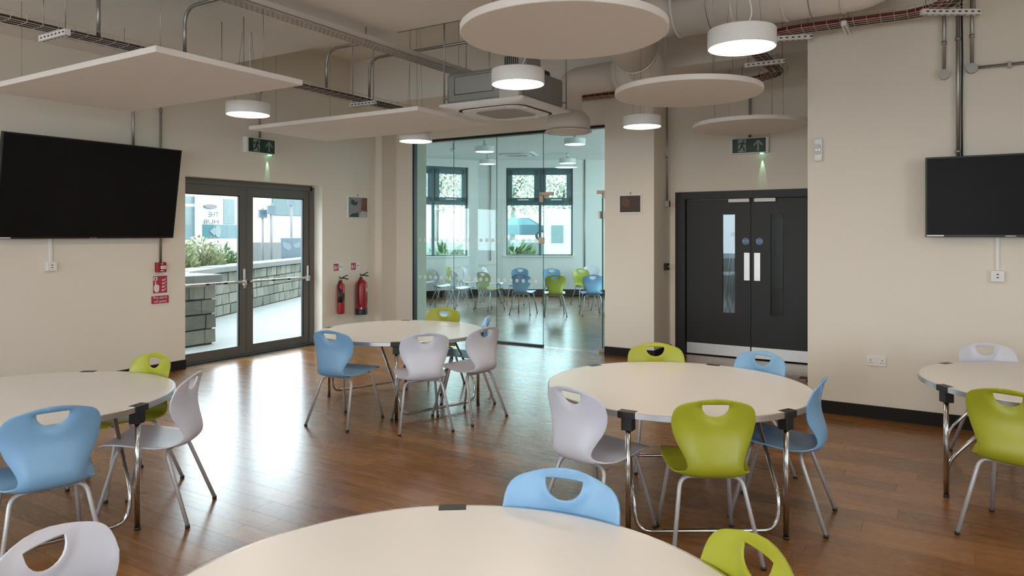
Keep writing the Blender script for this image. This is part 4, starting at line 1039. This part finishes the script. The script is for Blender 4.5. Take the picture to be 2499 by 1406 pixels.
def add_chair(col, loc, phi, label, group, small=False):
    t = thing('school_chair', label, 'chair', (loc[0], loc[1], 0), phi - PI / 2, group)
    o = bpy.data.objects.new('shell', SH[col]); C.objects.link(o); o.parent = t
    for me, fm in LEGS:
        l = bpy.data.objects.new('leg', me); C.objects.link(l); l.parent = t
        if not small:
            f = bpy.data.objects.new('foot', fm); C.objects.link(f); f.parent = l
    return t
def chair_at(col, px, py, ti, label, group, dphi=0.0, dmin=.845, z=.805):
    c = Vector(TC[ti]); P = gz(px, py, z).xy; d_ = c - P
    if d_.length < dmin: P = c - d_.normalized() * dmin; d_ = c - P
    phi = math.atan2(d_.y, d_.x) + math.radians(dphi)
    loc = P + Vector((math.cos(phi), math.sin(phi))) * .246
    return add_chair(col, loc, phi, label, group)
G1 = 'chairs around the round folding tables'
chair_at('blue', 800, 806, 1, 'light blue plastic chair drawn up beside the glazed exit doors', G1)
chair_at('white', 1040, 812, 1, 'white plastic chair with its back to the open floor, table by the exit doors', G1)
chair_at('white', 1192, 797, 1, 'white plastic chair on the glass wall side of the table by the exit doors', G1)
chair_at('green', 1087, 750, 1, 'green plastic chair between the glass wall and the table by the exit doors', G1)
chair_at('blue', 1198, 770, 1, 'light blue plastic chair half hidden behind a white chair by the glass wall', G1)
chair_at('white', 1385, 944, 2, 'white plastic chair at the table in front of the black doors', G1)
chair_at('green', 1750, 975, 2, 'green plastic chair with its back to the camera, table before the black doors', G1)
chair_at('blue', 1988, 918, 2, 'light blue plastic chair seen edge-on beside the right wall corner', G1)
chair_at('green', 1600, 838, 2, 'green plastic chair between the pier and the table before the black doors', G1)
chair_at('blue', 1843, 860, 2, 'pale blue plastic chair just in front of the black doors', G1)
chair_at('green', 368, 864, 3, 'green plastic chair between the exit doors and the table under the large television', G1)
chair_at('white', 484, 908, 3, 'white plastic chair seen edge-on at the table under the large television', G1)
chair_at('blue', 132, 992, 3, 'large-looking light blue chair at the table under the large television', G1)
chair_at('white', 2410, 838, 4, 'white plastic chair against the wall below the small television', G1)
chair_at('green', 2455, 950, 4, 'green plastic chair at the table under the small television', G1)
chair_at('blue', 1362, 1162, 5, 'light blue plastic chair beyond the half seen front table', G1)
chair_at('white', 88, 1297, 5, 'white plastic chair with only its top in view, left of the front table', G1)
chair_at('green', 1797, 1326, 5, 'green plastic chair with only its top in view, right of the front table', G1)

# ================================================================== FAR ROOM FURNITURE
G2 = 'chairs in the circle behind the glass'
def chair_px(col, px, feet_py, ang, label):
    p = gz(px, feet_py).xy; add_chair(col, p, math.radians(ang), label, G2)
axis = 121.5
for col, px, py, ang, lb in (
    ('blue', 1443, 768, axis + 3, 'blue chair behind the glass door, nearest the pier, back to the glass'),
    ('green', 1354, 769, axis + 0, 'dark green chair behind the glass door, back to the glass'),
    ('blue', 1279, 765, axis - 20, 'blue chair behind the white dots on the glass'),
    ('green', 1196, 755, axis - 45, 'green chair behind the white dots on the glass'),
    ('white', 1128, 752, axis - 62, 'white chair in the far circle beside the green dotted one'),
    ('white', 1084, 745, axis - 70, 'white chair near the left end of the far circle'),
    ('white', 1047, 733, axis - 75, 'white chair partly behind the left end of the glass wall'),
    ('white', 1152, 733, axis - 95, 'white chair by the far wall corner'),
    ('white', 1203, 737, axis - 100, 'white chair behind the green dotted one'),
    ('green', 1112, 729, axis - 100, 'green chair almost hidden behind a white one in the far room'),
    ('blue', 1264, 741, axis + 165, 'blue chair facing the glass below the middle window edge'),
    ('blue', 1347, 743, axis + 180, 'blue chair facing the glass below the four-pane window'),
    ('green', 1425, 744, axis + 195, 'green chair facing the glass behind a blue one'),
    ('white', 1447, 728, axis + 185, 'white chair against the far wall right of the windows'),
    ('white', 1478, 758, axis + 110, 'white chair mostly hidden by the pier')):
    chair_px(col, px, py, ang, lb)
def far_lamp(label, px, py, lit):
    drum_lamp(label, px, py, lit, 3.26, roof=ZC)
far_lamp('drum lamp with added glow under the far ceiling left of the middle', 1183, 371, False)
far_lamp('drum lamp with added glow under the far ceiling by the ventilation outlet', 1403, 353, False)
far_lamp('drum lamp with added glow under the far ceiling near the four-pane window', 1385, 399, False)
far_lamp('drum lamp with added glow under the far ceiling near the wall corner', 1190, 401, False)
t = thing('ceiling_cassette', 'flush white ceiling cassette in the far room', 'air conditioner', gz(1262, 378, ZC - .03)); fascia(t, .475)
t.rotation_euler = (0, 0, .3)
for px, lb in ((1197, 'slim conduit on the far wall left of the four-pane window'), (1427, 'slim conduit on the far wall right of the four-pane window')):
    A_, B_ = FB, FC; s_, _z = facet_hit(px, 500, A_, B_); e_ = (B_ - A_).normalized(); q = A_ + e_ * s_ - Vector((-e_.y, e_.x)) * .03
    conduit('conduit', 'grey ' + lb, [(q.x, q.y, .9 if px < 1300 else .16), (q.x, q.y, ZC)], .016)
q = gz(1106, 372, 3.30)
t = thing('ceiling_sensor', 'small sensor on a thin stem under the far ceiling', 'sensor', (q.x, q.y, 3.30))
MB().cyl((0, 0, 0), (0, 0, .08), .05, .06, 16).build('sensor_body', WHITEP, t); MB().cyl((0, 0, .08), (0, 0, ZC - 3.30), .01, seg=8).build('stem', GALV, t)

# ================================================================== OUTSIDE
struct('ground', MB().box(-60, XL - .36, -40, 60, -.12, -.02), PAVE, 'pale paved ground outside')
struct('ground', MB().box(-7.9, 60, 17.8, 60, -.12, -.02), PAVE, 'pale ground beyond the far room')
struct('ground', MB().box(-7.9, 60, -40, YR - .35, -.12, -.02), PAVE2, 'unseen ground behind the hall, made pale to bounce light')
struct('ground', MB().box(XR + .35, 60, YR - .35, 17.8, -.12, -.02), PAVE2, 'unseen ground beside the hall, made pale to bounce light')
STM = []
def stone_mesh(w, h, dpt, m_, seed):
    rn = random.Random(seed); j = lambda a_: rn.uniform(-a_, a_)
    mb = MB(); vs_ = [(-w / 2 + j(.008), -dpt + j(.012), j(.006)), (w / 2 + j(.008), -dpt + j(.012), j(.006)), (w / 2, 0, 0), (-w / 2, 0, 0), (-w / 2 + j(.008), -dpt + j(.012), h + j(.006)), (w / 2 + j(.008), -dpt + j(.012), h + j(.006)), (w / 2, 0, h), (-w / 2, 0, h)]
    mb.add(vs_, [(0, 3, 2, 1), (4, 5, 6, 7), (0, 1, 5, 4), (1, 2, 6, 5), (2, 3, 7, 6), (3, 0, 4, 7)]); return mb.mesh('stone', m_)
WDS = (.24, .32, .40)
for w_ in WDS: STM.append([stone_mesh(w_ - .016, .19, .05, STONE[k], int(w_ * 100) + k) for k in range(3)])
def stone_course(parent, a_, b_, z, base):
    """one course of separate stones from a to b (plan), facing the right-hand side of a->b"""
    L_ = (b_ - a_).length; d_ = (b_ - a_).normalized(); ang = math.atan2(d_.y, d_.x); s_ = random.uniform(-.12, 0)
    while s_ < L_ - .05:
        i = random.randrange(3); w_ = WDS[i]
        c = a_ + d_ * (s_ + w_ / 2); o = bpy.data.objects.new('stone', STM[i][random.randrange(3)]); C.objects.link(o); o.parent = parent
        if s_ < 0 or s_ + w_ > L_:
            lo, hi = max(s_, 0), min(s_ + w_, L_); c = a_ + d_ * ((lo + hi) / 2); o.scale.x = (hi - lo) / w_
        o.location = (c.x - base[0], c.y - base[1], z); o.rotation_euler = (0, 0, ang)
        s_ += w_
# gate pier beside the doors: sides facing the doors
P0 = (-9.62, 6.25)
gpier = thing('stone_pier', 'square stone pier with slab cap outside the exit doors', 'pier', (P0[0], P0[1], -.02), 0)
M = .38
MB().box(-M, M, -M, M, 0, .90).build('core', MORTAR, gpier)
MB().box(-M - .11, M + .11, -M - .11, M + .11, .90, 1.02).build('cap', CAPM, gpier, .012)
for kz in range(4):
    for a_, b_ in ((Vector((M, -M)), Vector((M, M))), (Vector((-M, -M)), Vector((M, -M)))):
        stone_course(gpier, a_ + Vector(P0), b_ + Vector(P0) + (b_ - a_).normalized() * .03, .03 + kz * .215, P0)
# curved retaining wall
wpts = [Vector(p) for p in ((-10.25, 6.75), (-11.15, 7.45), (-12.05, 8.7), (-13.0, 10.4), (-14.2, 12.7), (-15.8, 15.6), (-17.4, 18.4))]
rw_ = thing('retaining_wall', 'long curved stone retaining wall outside the exit doors', 'wall', (wpts[0].x, wpts[0].y, -.02))
for i in range(len(wpts) - 1):
    a_, b_ = wpts[i], wpts[i + 1]; d_ = (b_ - a_).normalized(); n_ = Vector((d_.y, -d_.x)); ang = math.atan2(d_.y, d_.x); L_ = (b_ - a_).length; q = a_ - wpts[0]
    Mx = Matrix.Translation((q.x, q.y, 0)) @ Matrix.Rotation(ang, 4, 'Z')
    MB().box(-.05, L_ + .05, 0, .35, 0, .88, Mx).build('core', MORTAR, rw_)
    MB().box(-.06, L_ + .06, -.10, .45, .86, .97, Mx).build('coping', CAPM, rw_, .01)
    for kz in range(4): stone_course(rw_, a_, b_, .02 + kz * .21, wpts[0])
def shrub(label, loc, r, h, n, m_, seed, long=.16):
    rn = random.Random(seed); t = thing('shrub', label, 'shrub', loc); mb = MB(); st = MB()
    for k in range(n):
        a_ = rn.uniform(0, 2 * PI); rr = r * rn.random() ** .6; el = rn.uniform(.15, 1.0)
        base = Vector((math.cos(a_) * rr * .75, math.sin(a_) * rr * .75, h * el * rn.uniform(.4, 1.0) * (1 - .45 * (rr / r) ** 2)))
        d_ = Vector((math.cos(a_) * rn.uniform(.2, 1), math.sin(a_) * rn.uniform(.2, 1), rn.uniform(.2, 1.2))).normalized(); L_ = long * rn.uniform(.6, 1.4)
        s_ = d_.cross(Vector((rn.uniform(-1, 1), rn.uniform(-1, 1), .3))).normalized() * L_ * .17
        m2 = base + d_ * L_ * .5; e_ = base + d_ * L_
        mb.add([base, m2 + s_, e_, m2 - s_], [(0, 1, 2, 3)])
    for k in range(10):
        a_ = rn.uniform(0, 2 * PI); st.tube([(0, 0, 0), (math.cos(a_) * r * .3, math.sin(a_) * r * .3, h * .4), (math.cos(a_) * r * .55, math.sin(a_) * r * .55, h * .75)], [.02, .012, .005], 5)
    mb.build('foliage', m_, t)['kind'] = 'stuff'; st.build('stems', BARK, t)['kind'] = 'stuff'
shrub('yellow-green bushy shrub behind the stone pier', (-13.3, 9.3, .6), .62, 1.0, 4200, LEAFY, 3, .085)
shrub('darker green shrub behind the retaining wall', (-13.95, 10.25, .6), .52, .85, 2600, LEAFG, 4, .085)
shrub('pale grassy shrub at the edge of the exit doors', (-12.75, 8.35, .6), .5, .95, 1800, LEAFY, 5, .13)
MB_soil = struct('ground_planter', MB().poly_xy([(-10.8, 6.9), (-11.55, 7.5), (-12.45, 8.8), (-13.4, 10.5), (-14.6, 12.8), (-17.5, 12.8), (-17.5, 6.0), (-10.8, 5.5)], -.02, .6), MORTAR, 'raised planting bed behind the stone pier')
# board sign behind the retaining wall
a_ = gx(685, 600, -15.6); b_ = gx(732, 600, -15.6)
t = thing('notice_board', 'slate blue notice board with pale print beyond the retaining wall', 'board', (-15.6, (a_.y + b_.y) / 2, -.02), R90)
w_ = (b_.y - a_.y) / 2 * 1.02; z0, z1 = gx(700, 628, -15.6).z, gx(700, 579, -15.6).z
MB().box(-w_, w_, -.04, 0, z0, z1).build('panel', BOARD, t, .01)
MB().poly_xz([(-w_ * .9, z1 - .1), (-w_ * .2, z1 - .15), (w_ * .05, (z0 + z1) / 2), (-w_ * .3, z0 + .2), (-w_ * .85, z0 + .3)], -.045, -.04).poly_xz([(w_ * .1, z1 - .2), (w_ * .9, z1 - .1), (w_ * .9, (z0 + z1) / 2), (w_ * .35, (z0 + z1) / 2)], -.045, -.04).build('print', BOARDW, t)
MB().box(-w_ * .8, -w_ * .7, 0, .06, 0, z1).box(w_ * .7, w_ * .8, 0, .06, 0, z1).build('posts', GREYM, t)
# building across the street, seen through the exit doors
XB = -27.0
def zx(py, px=515): return gx(px, py, XB).z
yb = lambda px: gx(px, 550, XB).y
bld = thing('shop_building', 'white building with teal shop window band across the street', 'building', (XB, yb(515), -.02), R90)
ox = yb(515)
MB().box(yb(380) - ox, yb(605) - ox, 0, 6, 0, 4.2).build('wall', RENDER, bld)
for p0, p1, q0, q1, nm, m_ in ((447, 473, 505, 575, 'shop_window', SHOPG), (447, 473, 480, 497, 'shop_window', SHOPG), (545, 572, 483, 545, 'shop_window', SHOPG), (490, 590, 547, 580, 'teal_band', TEALP), (490, 520, 547, 580, 'teal_print', TEALV), (450, 464, 548, 582, 'teal_band', TEALP)):
    yy = {'shop_window': -.03, 'teal_band': -.05, 'teal_print': -.07}[nm]
    MB().box(yb(p0) - ox, yb(p1) - ox, yy, 0.0, zx(q1), zx(q0)).build(nm, m_, bld)
MB().box(yb(474) - ox, yb(484) - ox, -.25, 0, 0, zx(480)).build('pilaster', RENDER, bld)
cz = (zx(547) + zx(580)) / 2; cy = yb(529) - ox
MB().poly_xz([(cy + .15 * math.cos(q * PI / 12), cz + .26 * math.sin(q * PI / 12)) for q in range(24)], -.09, -.07).build('pale_disc', mat('pale_disc', (.10, .135, .125), .5), bld)
MB().poly_xz([(yb(508) - ox, cz), (yb(520) - ox, cz + .2), (yb(525) - ox, cz), (yb(520) - ox, cz - .2)], -.10, -.09).build('grey_arrow', mat('grey_arrow', (.09, .105, .13), .5), bld)
for s_, p0, p1, q0, q1 in (('THE', 506, 531, 517, 529), ('HUB', 495, 532, 535, 546)):
    o = text('lettering', s_, .3, GREYL, bld, ((yb(p0) + yb(p1)) / 2 - ox, -.06, (zx(q0) + zx(q1)) / 2), mirror=True)
    xs_ = [v.co.x for v in o.data.vertices]; ys_ = [v.co.y for v in o.data.vertices]
    o.scale = ((yb(p1) - yb(p0)) / (max(xs_) - min(xs_)), (zx(q0) - zx(q1)) / (max(ys_) - min(ys_)), 1)
MB().poly_xz([(yb(512) - ox + .32 * math.cos(q * PI / 8), zx(503) + .09 * math.sin(q * PI / 8)) for q in range(16)], -.08, 0).build('wall_lamp', mat('pale_post', (.085, .085, .085), .5), bld)
# second building and street furniture further right
b2 = thing('street_building', 'pale grey and blue shop front far down the street', 'building', (-39.5, 34.5, -.02), R90)
MB().box(-4, 12, 0, 6, 0, 6).build('wall', RENDER, b2); MB().box(-1.5, 5, -.1, 0, 2.9, 4.8).build('fascia_board', SHOPG, b2); MB().box(-1.5, 5, -.1, 0, .6, 2.4).build('shop_window', mat('dark_shop', (.25, .33, .38), .3), b2)
for px, base_py, top_py, lb in ((641, 556, 505, 'wider sign post across the street'), (662, 552, 495, 'thin sign post across the street'), (711, 573, 470, 'dark bollard post with a small panel near the street')):
    p_ = gt(px, 570, 24.0); p_.z = -.02; t = thing('sign_post', lb, 'post', p_)
    h_ = HC + (HY - top_py) / F * 24.0
    MB().cyl((0, 0, 0), (0, 0, h_), .04, seg=10).build('pole', mat('pale_post', (.085, .085, .085), .5), t); MB().box(-.04, .04, -.16, .16, h_ * .86, h_ * .97).build('plate', mat('blue_plate', (.05, .08, .095), .4), t)
def car(label, loc, rz):
    t = thing('parked_car', label, 'car', loc, rz)
    body = [(-2.1, .35), (-2.15, .7), (-1.9, .88), (-1.25, .95), (-.7, 1.38), (.6, 1.42), (1.35, .98), (2.0, .86), (2.15, .6), (2.1, .35)]
    MB().poly_xz(body, -.85, .85).build('body', CARM, t, .05, 2)
    MB().poly_xz([(-1.1, .97), (-.64, 1.31), (-.05, 1.34), (-.05, .97)], -.862, -.85).poly_xz([(.03, .97), (.03, 1.34), (.55, 1.34), (1.15, .98)], -.862, -.85).build('windows', CARG, t)
    for wx in (-1.35, 1.35):
        for sy in (-.86, .70):
            w_ = MB().cyl((wx, sy, .32), (wx, sy + .16, .32), .32, seg=20).build('wheel', TYRE, t)
            MB().cyl((wx, sy - .01 if sy < 0 else sy + .16, .32), (wx, sy if sy < 0 else sy + .17, .32), .2, seg=14).build('hubcap', ALU, w_)
    MB().box(2.08, 2.16, -.75, -.45, .58, .72).build('headlight', WHITEP, t)
p_ = gt(1240, 570, 60.0); te = struct('ground_bank', MB().box(-40, 40, -24, 30, -1.2, 1.15), PAVE, 'raised pale car park beyond the far windows'); te.location = (p_.x, p_.y, 0); te.rotation_euler = (0, 0, TH)
p_ = gt(1266, 560, 44.0); car('dark parked car seen through the four-pane window', (p_.x, p_.y, 1.15), math.radians(31.5))
# building and trees behind the far windows
p_ = gt(1385, 560, 33.0)
b3 = thing('rendered_building', 'white rendered house with one small window behind the far room', 'building', (p_.x, p_.y, -.02), math.radians(31.5))
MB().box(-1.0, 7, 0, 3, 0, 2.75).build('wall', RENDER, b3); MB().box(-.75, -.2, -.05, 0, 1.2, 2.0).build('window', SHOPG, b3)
def tree(label, loc, r, h, n, m_, seed):
    rn = random.Random(seed); t = thing('tree', label, 'tree', loc); mb = MB()
    for k in range(n):
        v = Vector((rn.gauss(0, 1), rn.gauss(0, 1), rn.gauss(0, 1))).normalized() * r * rn.random() ** .4; b_ = v + Vector((0, 0, h)); b_.z = h + v.z * .8
        d_ = Vector((rn.uniform(-1, 1), rn.uniform(-1, 1), rn.uniform(-1, .6))).normalized(); L_ = rn.uniform(.15, .32); s_ = d_.cross(Vector((0.3, rn.uniform(-1, 1), 1))).normalized() * L_ * .35
        mb.add([b_, b_ + d_ * L_ * .5 + s_, b_ + d_ * L_, b_ + d_ * L_ * .5 - s_], [(0, 1, 2, 3)])
    mb.build('crown', m_, t)['kind'] = 'stuff'
    st = MB().tube([(0, 0, 0), (.1, 0, h * .5), (0, .1, h)], [.22, .17, .1], 8)
    for k in range(9):
        a_ = rn.uniform(0, 2 * PI); st.tube([(0, 0, h * rn.uniform(.55, .9)), (math.cos(a_) * r * .4, math.sin(a_) * r * .4, h + rn.uniform(-.2, .5) * r), (math.cos(a_) * r * .8, math.sin(a_) * r * .8, h + rn.uniform(-.3, .7) * r)], [.09, .05, .015], 6)
    st.build('trunk', BARK, t)
TLEAF = mat('pale_tree_leaves', (0.42, 0.44, 0.33), 0.6, var=.45, scale=2)
for px, tt, lb, sd in ((1062, 44, 'pale leafy tree behind the left far window', 11), (1250, 51, 'pale leafy tree behind the parked car', 12), (1375, 58, 'pale leafy tree rising over the rendered house', 13)):
    p_ = gt(px, 470, tt); tree(lb, (p_.x, p_.y, 1.15), 3.4, 4.3, 4200, TLEAF, sd)
p_ = gz(1255, 640, .0); q = gt(1255, 600, 21.5); shrub('green grassy shrub below the four-pane window', (q.x, q.y, -.02), 1.0, 1.45, 1300, LEAFG, 21, .3)
q = gt(1085, 600, 21.0); shrub('pale green shrub below the left far window', (q.x, q.y, -.02), 1.1, 1.35, 1300, LEAFG, 22, .3)
